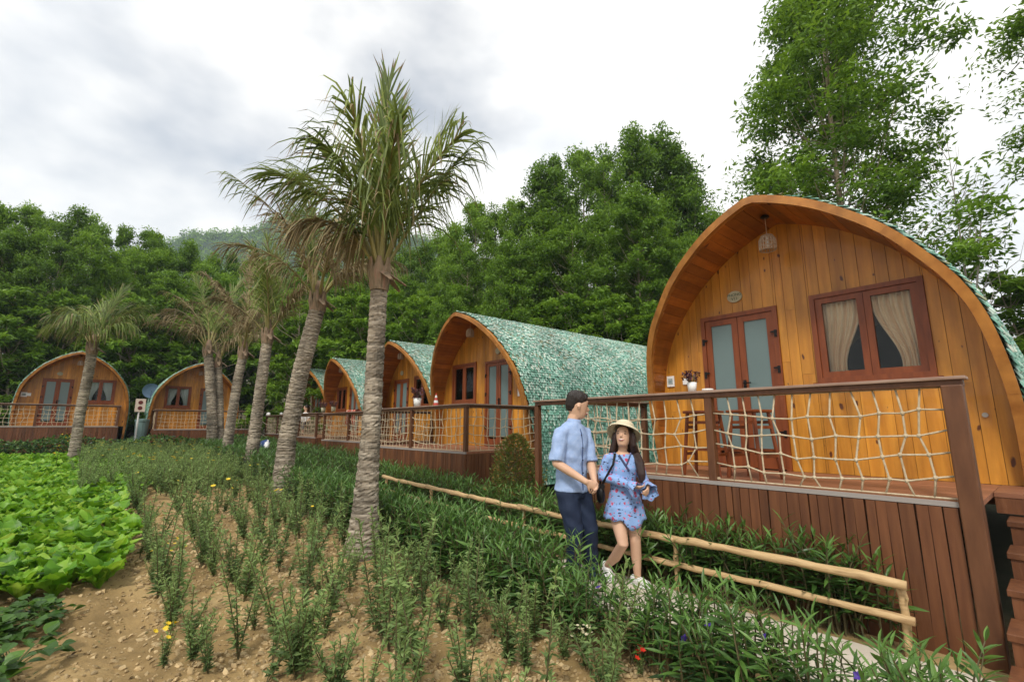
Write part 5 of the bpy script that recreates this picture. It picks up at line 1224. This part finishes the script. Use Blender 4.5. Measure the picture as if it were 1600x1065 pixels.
def head(m, c, hgt, fwd, up=(0, 0, 1)):
    """skull, jaw, nose, ears, neck-less; returns axes"""
    c = np.array(c, float); f = np.array(fwd, float); f /= np.linalg.norm(f); u = np.array(up, float); u -= f*(u@f); u /= np.linalg.norm(u); s = np.cross(f, u); h = hgt/2
    Pt = lambda a, b, d: c+f*a*h+s*b*h+u*d*h
    sec = [(-.98, .12, .3), (-.9, .12, .42), (-.7, .1, .52), (-.45, .06, .6), (-.15, .0, .68), (.15, -.05, .74), (.45, -.07, .74), (.7, -.06, .64), (.88, -.05, .46), (.98, -.05, .22)]
    m.tube([Pt(a, 0, d) for d, a, r in sec], [(r*h*.93, r*h*1.16) for d, a, r in sec], 16, side=s)
    m.tube([Pt(.74, 0, .1), Pt(.9, 0, -.2), Pt(.78, 0, -.3)], [.05*h, .13*h, .08*h], 8, round_cap=True)      # nose
    m.tube([Pt(.62, -.22, -.56), Pt(.73, 0, -.55), Pt(.62, .22, -.56)], [.05*h, .09*h, .05*h], 8, round_cap=True)      # lips
    for k in (-1, 1): m.tube([Pt(-.05, .68*k, .12), Pt(-.1, .76*k, -.05), Pt(-.02, .69*k, -.24)], [(.08*h, .13*h), (.09*h, .16*h), (.07*h, .08*h)], 8, side=s, round_cap=True)
    return Pt, f, s, u, h
def hand(m, w_, d, palm_n, size=.18, curl=.5, spread=.012, thumb=1):
    """wrist w_, pointing d, palm normal palm_n: palm and five curling fingers"""
    w_ = np.array(w_, float); d = np.array(d, float); d /= np.linalg.norm(d); n = np.array(palm_n, float); n -= d*(n@d); n /= np.linalg.norm(n); s = np.cross(d, n); k = size/.18
    m.tube([w_, w_+d*.035*k, w_+d*.085*k], [(.026*k, .02*k), (.038*k, .016*k), (.04*k, .013*k)], 10, side=s, round_cap=True)
    for i, ln in enumerate((.066, .076, .07, .055)):
        p = w_+d*.085*k+s*(i-1.5)*.0195*k; a = 0; P = [p-d*.015]
        for seg, fr in enumerate((.42, .33, .25)):
            a += curl*(.8+.2*seg); P.append(P[-1]+(d*math.cos(a)+n*math.sin(a))*(ln*fr+(.015 if seg == 0 else 0))*k)
        m.tube(P, [.0095*k, .009*k, .008*k, .0065*k], 7, round_cap=True)
    p = w_+d*.03*k+s*thumb*-.03*k; m.tube([p, p+(d*.6-s*thumb*.7+n*.25)*.032*k, p+(d*.9-s*thumb*.75+n*.6)*.052*k], [.013*k, .011*k, .008*k], 7, round_cap=True)
def limb(m, P, R, n=12, side=None): 
    # extra points so that tapers bend smoothly
    P = np.array(P, float); m.tube(P, R, n, round_cap=True, side=side)
def eyes(root, Pt, f, s, u, h, smile=True):
    E = mat('eye_dark', (.02, .012, .01), .2); LIP = mat('lips', (.45, .1, .09), .4)
    for k in (-1, 1):
        m = M(); m.tube([Pt(.66, .3*k-.13, .08), Pt(.72, .3*k, .1), Pt(.66, .3*k+.13, .08)], [.02*h, .055*h, .02*h], 6); m.build('eye', E, root, True)
        m = M(); m.tube([Pt(.7, .3*k-.17, .26), Pt(.74, .3*k, .31), Pt(.68, .3*k+.17, .27)], [.015*h, .03*h, .012*h], 5); m.build('eyebrow', HAIR, root, True)
    m = M(); m.tube([Pt(.64, -.27, -.46), Pt(.79, -.1, -.54), Pt(.79, .1, -.54), Pt(.64, .27, -.46)], [.02*h, .05*h, .05*h, .02*h], 6); m.build('mouth', LIP, root, True)
    if smile: m = M(); m.tube([Pt(.7, -.22, -.46), Pt(.84, 0, -.51), Pt(.7, .22, -.46)], [.02*h, .055*h, .02*h], 6); m.build('teeth', MT['white'], root, True)
def shift(m, d):
    for V in m.V: V += np.array(d)
def man():
    p = onZ(897, 912, .012); root = tag(empty('person', (p[0], p[1], .012), AZ), 'person in light blue shirt and navy trousers turning towards the companion in the hat', 'person')
    f = np.array([.65, -.76, 0]); r_ = np.array([-.76, -.65, 0])         # facing, own right
    B = M(); nb = np.array([.03, .0, 1.53]); hc = np.array([.075, 0, 1.69])
    hf = (.96, .12, -.14); Pt, ff, ss, uu, hh = head(B, hc, .262, hf, (.1, 0, 1))
    limb(B, [nb+[-.02, 0, -.06], nb+[.0, 0, .04], hc+[-.01, 0, -.06]], [.066, .06, .06])
    shr, shl = np.array([-.115, -.12, 1.425]), np.array([.15, .115, 1.43]); elr, ell = np.array([-.17, -.19, 1.14]), np.array([.2, .04, 1.12]); har, hal = np.array([.1, -.29, .975]), np.array([.19, -.19, .975])
    for a, b, c in ((shr, elr, har), (shl, ell, hal)):
        limb(B, [a, (a+b)/2, b], [.06, .053, .043]); limb(B, [b, b*.6+c*.4, c], [.044, .043, .028])
    hand(B, har, (.75, .1, -.35), (.2, .9, -.2), .19, .55, thumb=1); hand(B, hal, (.1, -.55, -.6), (-.8, -.3, 0), .19, .5, thumb=-1)
    # trunk core and legs
    hip = np.array([.0, .0, .93]); limb(B, [hip, [0, 0, 1.1], [.02, 0, 1.35], [.03, 0, 1.46]], [(.15, .1), (.14, .1), (.16, .11), (.1, .08)], 14, side=r_)
    Lr = [(-.07, -.05, .9), (.0, -.12, .5), (-.01, -.04, .09)]; Ll = [(.08, .06, .9), (.16, -.02, .5), (.19, .13, .09)]
    for q in (Lr, Ll): limb(B, [q[0], (np.array(q[0])+q[1])/2, q[1], q[2]], [.085, .08, .057, .042])
    body = remesh(B, 'body', SKIN, root, .0065, 4)
    eyes(root, Pt, ff, ss, uu, hh, True)
    # shirt
    S = M(); S.tube([[-.005, 0, .86], [-.0, 0, .95], [.0, 0, 1.1], [.015, 0, 1.3], [.02, 0, 1.42], [.025, 0, 1.49], [.03, 0, 1.53]], [(.195, .145), (.185, .135), (.17, .128), (.185, .135), (.175, .12), (.13, .09), (.075, .07)], 26, side=r_)
    for a, b in ((shr, elr), (shl, ell)):
        e = b+(b-a)*-.04; inn = a*.45+np.array([.03, 0, 1.47])*.55; S.tube([inn, a+[0, 0, -.012], a*.7+e*.3, a*.35+e*.65, e], [.065, .074, .08, .075, .076], 14, round_cap=False)
    sh = remesh(S, 'shirt', mat('light_blue_chambray', (.27, .38, .62), .85, [(.35, .46, .69)], noise=26, detail=8, bump=.35, bscale=14), root, .009, 3, .0045)
    C = M(); C.tube([nb+[-.0, 0, -.03], nb+[.008, 0, .028]], [(.08, .075), (.07, .066)], 20, cap=False, side=r_); c = C.build('collar', sh.data.materials[0], root, True); so_ = c.modifiers.new('t', 'SOLIDIFY'); so_.thickness = .008
    NV = mat('navy_cotton', (.008, .016, .042), .8, [(.014, .026, .06)], noise=9, bump=.2, bscale=22)
    Pk = M(); zz = [1.5, 1.42, 1.3, 1.1, .95, .88]; ro = [.08, .118, .136, .13, .137, .145]
    Pk.tube([np.array([.02*(z-.9)/.6, 0, 0])+f*(q+.001)+[0, 0, z] for z, q in zip(zz, ro)], [(.006, .004)]*6, 6, side=r_); Pk.build('placket', mat('dark_blue_trim', (.045, .08, .2), .8), root)
    for k, z in enumerate((1.4, 1.28, 1.16, 1.04)): b = M(); b.tube([np.array([.01, 0, z])+f*np.interp(z, zz[::-1], ro[::-1]), np.array([.01, 0, z])+f*(np.interp(z, zz[::-1], ro[::-1])+.009)], .006, 8); b.build('button', MT['metal'], root)
    T = M(); T.tube([[0, 0, .98], [0, 0, .9], [.005, 0, .8]], [(.165, .12), (.175, .13), (.17, .13)], 22, side=r_)
    for q in (Lr, Ll):
        q = [np.array(k, float) for k in q]; T.tube([q[0]+[0, 0, .0], (q[0]+q[1])/2, q[1], (q[1]+q[2])/2, q[2]+[0, 0, .03]], [.108, .1, .083, .076, .07], 16)
    remesh(T, 'trousers', NV, root, .009, 3, .004)
    Hh = M(); sec = [(-.5, -.5, .36), (-.2, -.42, .56), (.12, -.32, .68), (.45, -.16, .8), (.72, -.04, .78), (.98, .02, .64), (1.16, .06, .38)]
    Hh.tube([Pt(a, 0, d) for d, a, r in sec], [(r*hh*.96, r*hh*1.06) for d, a, r in sec], 16, side=ss); rng = np.random.default_rng(6)
    for k in range(60):
        a, b = rng.uniform(-.6, .75), rng.uniform(-.6, .6); q = Pt(a*.9, b, .95-.45*(a*a+b*b)); Hh.tube([q-uu*.02, q+uu*.02+ff*.012*rng.normal(), q+uu*.034+ff*.018*rng.normal()+ss*.012*rng.normal()], [.012, .008, .003], 5)
    remesh(Hh, 'hair', HAIR, root, .006, 2)
    # light shoes, mostly hidden by the hedge
    for q, nm in ((Lr, 0), (Ll, 1)):
        e = np.array(q[2]); m = M(); m.tube([e*[1, 1, 0]-f*.07+[0, 0, .045], e*[1, 1, 0]+f*.05+[0, 0, .05], e*[1, 1, 0]+f*.15+[0, 0, .035]], [(.04, .05), (.045, .05), (.035, .03)], 12, side=r_, round_cap=True); m.build('shoe', NV, root, True)
    # sunglasses held in his hands: thing of its own
    g = tag(empty('sunglasses', root.location, AZ), 'dark sunglasses held in both hands by the person in the blue shirt', 'sunglasses'); q = np.array([.22, -.27, .93]); m = M()
    for k in (-1, 1): m.tube([q+[.03*k, 0, 0], q+[.03*k, .004, 0]], .024, 12); m.tube([q+[.055*k, 0, .01], q+[.06*k, .07, .015], q+[.055*k, .12, 0]], .003, 5)
    m.tube([q+[-.01, 0, .008], q+[.01, 0, .008]], .003, 5); m.build('frame', MT['metal'], g)
man()
def woman():
    p = onZ(981, 914, .012); root = tag(empty('person', (p[0], p[1], .012), AZ), 'smiling person in blue floral dress and cream hat with long dark hair', 'person')
    B = M(); hc = np.array([.01, -.02, 1.385]); nb = np.array([.005, .01, 1.225]); hf = (-.42, -.86, .3)
    Pt, ff, ss, uu, hh = head(B, hc, .215, hf, (.16, .25, 1)); limb(B, [nb+[0, .01, -.05], nb+[0, 0, .03], hc+[.01, .02, -.04]], [.052, .045, .045])
    sl, sr = np.array([-.145, 0, 1.185]), np.array([.145, 0, 1.18]); el, er = np.array([-.215, .0, 1.0]), np.array([.195, .03, .985]); wl, wr = np.array([.03, -.2, .935]), np.array([.19, -.17, .925])
    for a, b, c in ((sl, el, wl), (sr, er, wr)): limb(B, [a, (a+b)/2, b], [.045, .038, .033]); limb(B, [b, b*.6+c*.4, c], [.033, .032, .021])
    hand(B, wl, (.8, -.15, -.2), (0, .4, .9), .16, .45, thumb=1); hand(B, wr, (-.2, -.6, -.35), (-.7, .3, 0), .16, .5, thumb=-1)
    limb(B, [[0, 0, .72], [0, 0, .85], [0, 0, 1.0], [0, 0, 1.14], [0, 0, 1.2]], [(.15, .1), (.12, .085), (.12, .085), (.13, .085), (.08, .06)], 16, side=(1, 0, 0))
    Lg = [(-.075, .0, .74), (-.075, -.03, .6), (-.06, -.13, .4), (-.1, .03, .25), (-.16, .17, .13)]; Rg = [(.075, 0, .74), (.075, -.02, .6), (.075, -.06, .41), (.085, -.03, .27), (.095, -.01, .07)]
    for q in (Lg, Rg): limb(B, q, [.082, .078, .052, .05, .031], 14)
    remesh(B, 'body', SKIN, root, .0062, 4); eyes(root, Pt, ff, ss, uu, hh, True)
    # dress with a pattern of red blossoms and dark leaves
    dm = bpy.data.materials.new('blue_floral_cloth'); dm.use_nodes = True; t = dm.node_tree; b = t.nodes['Principled BSDF']; b.inputs['Roughness'].default_value = .75; tc = t.nodes.new('ShaderNodeTexCoord')
    def spots(scale, thr, seed, col, prev, stretch=(1, 1, 1)):
        mp = t.nodes.new('ShaderNodeMapping'); mp.inputs['Location'].default_value = (seed, seed*2, seed*.7); mp.inputs['Scale'].default_value = stretch; t.links.new(tc.outputs['Object'], mp.inputs[0])
        nz = t.nodes.new('ShaderNodeTexNoise'); nz.inputs['Scale'].default_value = 40; t.links.new(mp.outputs[0], nz.inputs['Vector'])
        av = t.nodes.new('ShaderNodeVectorMath'); av.operation = 'MULTIPLY_ADD'; av.inputs[1].default_value = (.03, .03, .03); t.links.new(nz.outputs['Color'], av.inputs[0]); t.links.new(mp.outputs[0], av.inputs[2])
        vo = t.nodes.new('ShaderNodeTexVoronoi'); vo.inputs['Scale'].default_value = scale; t.links.new(av.outputs[0], vo.inputs['Vector']); sp = t.nodes.new('ShaderNodeSeparateColor'); t.links.new(vo.outputs['Color'], sp.inputs[0])
        mu = t.nodes.new('ShaderNodeMath'); mu.operation = 'MULTIPLY'; mu.inputs[1].default_value = thr; t.links.new(sp.outputs[0], mu.inputs[0]); lt = t.nodes.new('ShaderNodeMath'); lt.operation = 'LESS_THAN'; t.links.new(vo.outputs['Distance'], lt.inputs[0]); t.links.new(mu.outputs[0], lt.inputs[1])
        mxx = t.nodes.new('ShaderNodeMix'); mxx.data_type = 'RGBA'; t.links.new(lt.outputs[0], mxx.inputs[0]); mxx.inputs[7].default_value = (*col, 1)
        if isinstance(prev, tuple): mxx.inputs[6].default_value = (*prev, 1)
        else: t.links.new(prev, mxx.inputs[6])
        return mxx.outputs[2]
    s = spots(26, .4, 3.1, (.03, .035, .1), (.23, .37, .66), (1, 1, 1.8)); s = spots(19, .37, 7.7, (.46, .06, .12), s); s = spots(34, .36, 1.3, (.6, .22, .38), s); t.links.new(s, b.inputs['Base Color'])
    D = M(); sd_ = (1, 0, 0); D.tube([[0, 0, .66], [0, 0, .76], [0, 0, .88], [0, 0, .96], [0, -.005, 1.08], [0, 0, 1.17], [0, 0, 1.215]], [(.19, .14), (.17, .125), (.135, .1), (.125, .095), (.145, .112), (.15, .085), (.08, .06)], 26, side=sd_)
    for a, b_, c in ((sl, el, wl), (sr, er, wr)): D.tube([a*.4+np.array([0, 0, 1.185])*.6, a+[0, 0, -.015], (a+b_)/2, b_], [.05, .056, .052, .047], 14); D.tube([b_+(b_-c)*.05, b_*.5+c*.5, b_*.1+c*.9], [.047, .046, .042], 14)
    remesh(D, 'dress', dm, root, .009, 3, .0035)
    # ruffled hem with the wrap point, ruffled cuffs
    k = 60; V = []
    for i in range(6):
        tt = i/5
        for j in range(k+1):
            a = j/k*2*math.pi; fr = math.exp(-((math.atan2(math.sin(a+math.pi/2-.25), math.cos(a+math.pi/2-.25)))/.38)**2); z = .74-tt*(.135+.09*fr); q = 1+.02+.15*tt+.055*tt*math.sin(a*11+.5); V.append([.172*q*math.cos(a), .128*q*math.sin(a), z+.012*tt*math.sin(a*9)])
    m = M(); m.add(V, quads(6, k+1)); o = m.build('hem', dm, root, True); o.modifiers.new('t', 'SOLIDIFY').thickness = .004
    for w_, e in ((wl, el), (wr, er)):
        d = w_-e; d /= np.linalg.norm(d); u = np.cross(d, [0, 0, 1.]); u /= np.linalg.norm(u); v = np.cross(u, d); V = []
        for i in range(4):
            for j in range(25): a = j/24*2*math.pi; q = (.042+.012*i)*(1+.16*(i/3)*math.sin(a*6)); V.append(w_+d*(-.03+.027*i)+(u*math.cos(a)+v*math.sin(a))*q+[0, 0, -.012*i])
        m = M(); m.add(V, quads(4, 25)); o = m.build('cuff', dm, root, True); o.modifiers.new('t', 'SOLIDIFY').thickness = .003
    m = M(); m.tube([[-.055, -.075, 1.21], [.0, -.118, 1.11], [.03, -.122, 1.06]], [(.012, .004)]*3, 6, side=(0, 0, 1)); m.tube([[.06, -.07, 1.21], [.005, -.117, 1.11]], [(.01, .004)]*2, 6, side=(0, 0, 1)); m.build('neckline', mat('navy_piping', (.05, .06, .13), .8), root)
    # long hair falling behind and over the picture-right shoulder
    Hh = M(); sec = [(-.4, -.35, .55), (-.1, -.25, .72), (.2, -.2, .78), (.55, -.15, .8), (.85, -.1, .62), (1.04, -.05, .3)]; Hh.tube([Pt(a, 0, d) for d, a, r in sec], [(r*hh*1.0, r*hh*1.08) for d, a, r in sec], 16, side=ss)
    for sg in (-1, 1):
        # which side of her head is picture right
        q0, q1, q2 = Pt(-.05, .74*sg, .35), Pt(-.12, .84*sg, -.1), Pt(-.2, .86*sg, -.6)
        if q0[0] > hc[0]: Hh.tube([q0, q1, q2, [.125, -.01, 1.22], [.145, -.085, 1.13], [.15, -.115, 1.03], [.15, -.12, .95]], [(.03, .05), (.034, .055), (.036, .05), (.045, .04), (.046, .034), (.04, .028), (.018, .014)], 12)
        else: Hh.tube([q0, q1, q2, [-.1, .02, 1.24], [-.115, .05, 1.12]], [(.026, .05), (.03, .052), (.03, .045), (.03, .035), (.018, .018)], 12)
    Hh.tube([Pt(-.5, 0, .2), Pt(-.7, 0, -.5), [.02, .09, 1.2], [.03, .12, 1.05], [.03, .12, .95]], [(.08, .05), (.085, .05), (.1, .035), (.1, .03), (.05, .02)], 14, side=(1, 0, 0))
    remesh(Hh, 'hair', HAIR2, root, .006, 3)
    for q, d in ((Rg[-1], np.array([.5, -.86, 0])), (Lg[-1], np.array([.25, -.5, -.6]))):
        e = np.array(q, float); e = e*[1, 1, 0]+[0, 0, .045] if q[2] < .1 else e+[0, 0, -.03]; sd2 = np.cross(d, [0, 0, 1.]); m = M(); m.tube([e-d*.06, e+d*.03, e+d*.13], [(.034, .045), (.038, .044), (.03, .028)], 12, side=sd2, round_cap=True); sh = m.build('shoe', MT['white'], root, True)
        m = M(); m.tube([e-d*.07+[0, 0, -.035], e+d*.04+[0, 0, -.036], e+d*.15+[0, 0, -.03]], [(.035, .01), (.042, .01), (.033, .01)], 12, side=sd2, round_cap=True); m.build('sole', MT['white'], sh, True)
    # hat, bag and phone are things of their own
    hat = tag(empty('sun_hat', root.location, AZ), 'cream straw hat with rolled brim worn over the long dark hair', 'hat'); hm = mat('cream_straw', (.62, .53, .36), .8, [(.7, .62, .45)], noise=60, bump=.3, bscale=160)
    cc = Pt(-.12, 0, .5); au = uu*.93-ff*.3; au /= np.linalg.norm(au); a1 = ss; a2 = np.cross(au, a1)
    def lat(pr, name):
        V = []; n = 28
        for r, z in pr:
            for j in range(n): a = j*2*math.pi/n; V.append(cc+a1*r*math.cos(a)+a2*r*math.sin(a)*1.1+au*(z+.012*math.sin(2*a+.6)*(r > .12)))
        m = M(); m.add(V, [[i*n+j, i*n+(j+1) % n, (i+1)*n+(j+1) % n, (i+1)*n+j] for i in range(len(pr)-1) for j in range(n)]); o = m.build(name, hm, hat, True); o.modifiers.new('t', 'SOLIDIFY').thickness = .004
    lat([(.168, -.03), (.15, .0), (.12, .018), (.1, .02)], 'brim'); lat([(.1, .02), (.097, .06), (.088, .085), (.06, .1), (.002, .104)], 'crown')
    bag = tag(empty('shoulder_bag', root.location, AZ), 'black shoulder bag hanging at the side of the floral dress', 'bag'); m = M(); q = np.array([-.235, -.02, .83]); m.tube([q+[0, 0, .05], q, q+[0, 0, -.05]], [(.035, .06), (.042, .07), (.035, .06)], 12, round_cap=True); m.build('pouch', MT['metal'], bag, True)
    m = M(); m.tube([[-.09, -.07, 1.225], [-.12, -.1, 1.12], [-.2, -.08, .98], [-.235, -.05, .9]], [(.011, .004)]*4, 6); m.tube([[-.09, -.07, 1.225], [-.1, .05, 1.22], [-.18, .1, 1.05], [-.235, .03, .9]], [(.011, .004)]*4, 6); m.build('strap', MT['metal'], bag)
woman()
# a third, distant person on the last veranda: only head and shoulders show above the rail
def far_person():
    x = onY(477, 630, 6.9)[0]; root = tag(empty('person', (x, 6.95, 1.16), AZ), 'distant dark-haired person in white sitting on the last veranda of the row', 'person'); B = M()
    Pt, ff, ss, uu, hh = head(B, (0, 0, 1.14), .23, (-.8, -.5, 0)); limb(B, [[0, 0, .92], [0, 0, 1.08]], [.055, .05])
    for k in (-1, 1): limb(B, [[.17*k, 0, .86], [.2*k, -.05, .62], [.12*k, -.25, .5]], [.05, .042, .03]); limb(B, [[.09*k, 0, .46], [.1*k, -.4, .46], [.1*k, -.42, .06]], [.085, .06, .04]); hand(B, (.12*k, -.25, .5), (0, -1, -.2), (0, 0, -1), .18, .2, thumb=k)
    limb(B, [[0, 0, .46], [0, 0, .7], [0, 0, .88]], [(.16, .11), (.15, .11), (.12, .09)], 14, side=(1, 0, 0)); remesh(B, 'body', SKIN, root, .011, 3)
    S = M(); S.tube([[0, 0, .47], [0, 0, .7], [0, 0, .85], [0, 0, .94]], [(.18, .13), (.175, .13), (.18, .115), (.08, .07)], 18, side=(1, 0, 0))
    for k in (-1, 1): S.tube([[.15*k, 0, .88], [.2*k, -.04, .68]], [.075, .065], 12)
    remesh(S, 'shirt', MT['towel'], root, .014, 3); Hh = M(); Hh.tube([Pt(-.2, 0, -.2), Pt(-.15, 0, .4), Pt(-.05, 0, .9), Pt(0, 0, 1.08)], [.7*hh, .86*hh, .7*hh, .3*hh], 14); remesh(Hh, 'hair', HAIR, root, .01, 2)
    T = M(); T.tube([[0, 0, .5], [0, -.05, .44]], [(.18, .12), (.18, .12)], 14, side=(1, 0, 0))
    for k in (-1, 1): T.tube([[.09*k, 0, .46], [.1*k, -.42, .46], [.1*k, -.44, .2]], [.1, .08, .07], 12)
    remesh(T, 'shorts', mat('grey_shorts', (.08, .08, .09), .8), root, .014, 2)
    st = tag(empty('deck_stool', (x, 6.95, 1.16), AZ), 'low wooden stool under the distant sitting person', 'stool'); m = M(); m.box((0, 0, .355), (.36, .36, .04)); m.build('seat', MT['frame'], st)
    for sx in (-1, 1):
        for sy in (-1, 1): m = M(); m.box((sx*.14, sy*.14, .17), (.035, .035, .34)); m.build('leg', MT['frame'], st)
far_person()
# blue and white bag on the ground in the far planting
q = onX(414, 690, -17.5); m = M(); m.tube([[-.2, 0, .0], [-.1, 0, .12], [.12, 0, .14], [.24, 0, .02]], [(.05, .04), (.16, .14), (.17, .14), (.06, .05)], 12, round_cap=True); o = m.build('cloth_bag', MT['bluebag'], smooth=True); o.location = (-17.5, q[1], float(gz(-17.5, q[1]))+.5); tag(o, 'blue and white bag lying on the planting between two palms', 'bag')
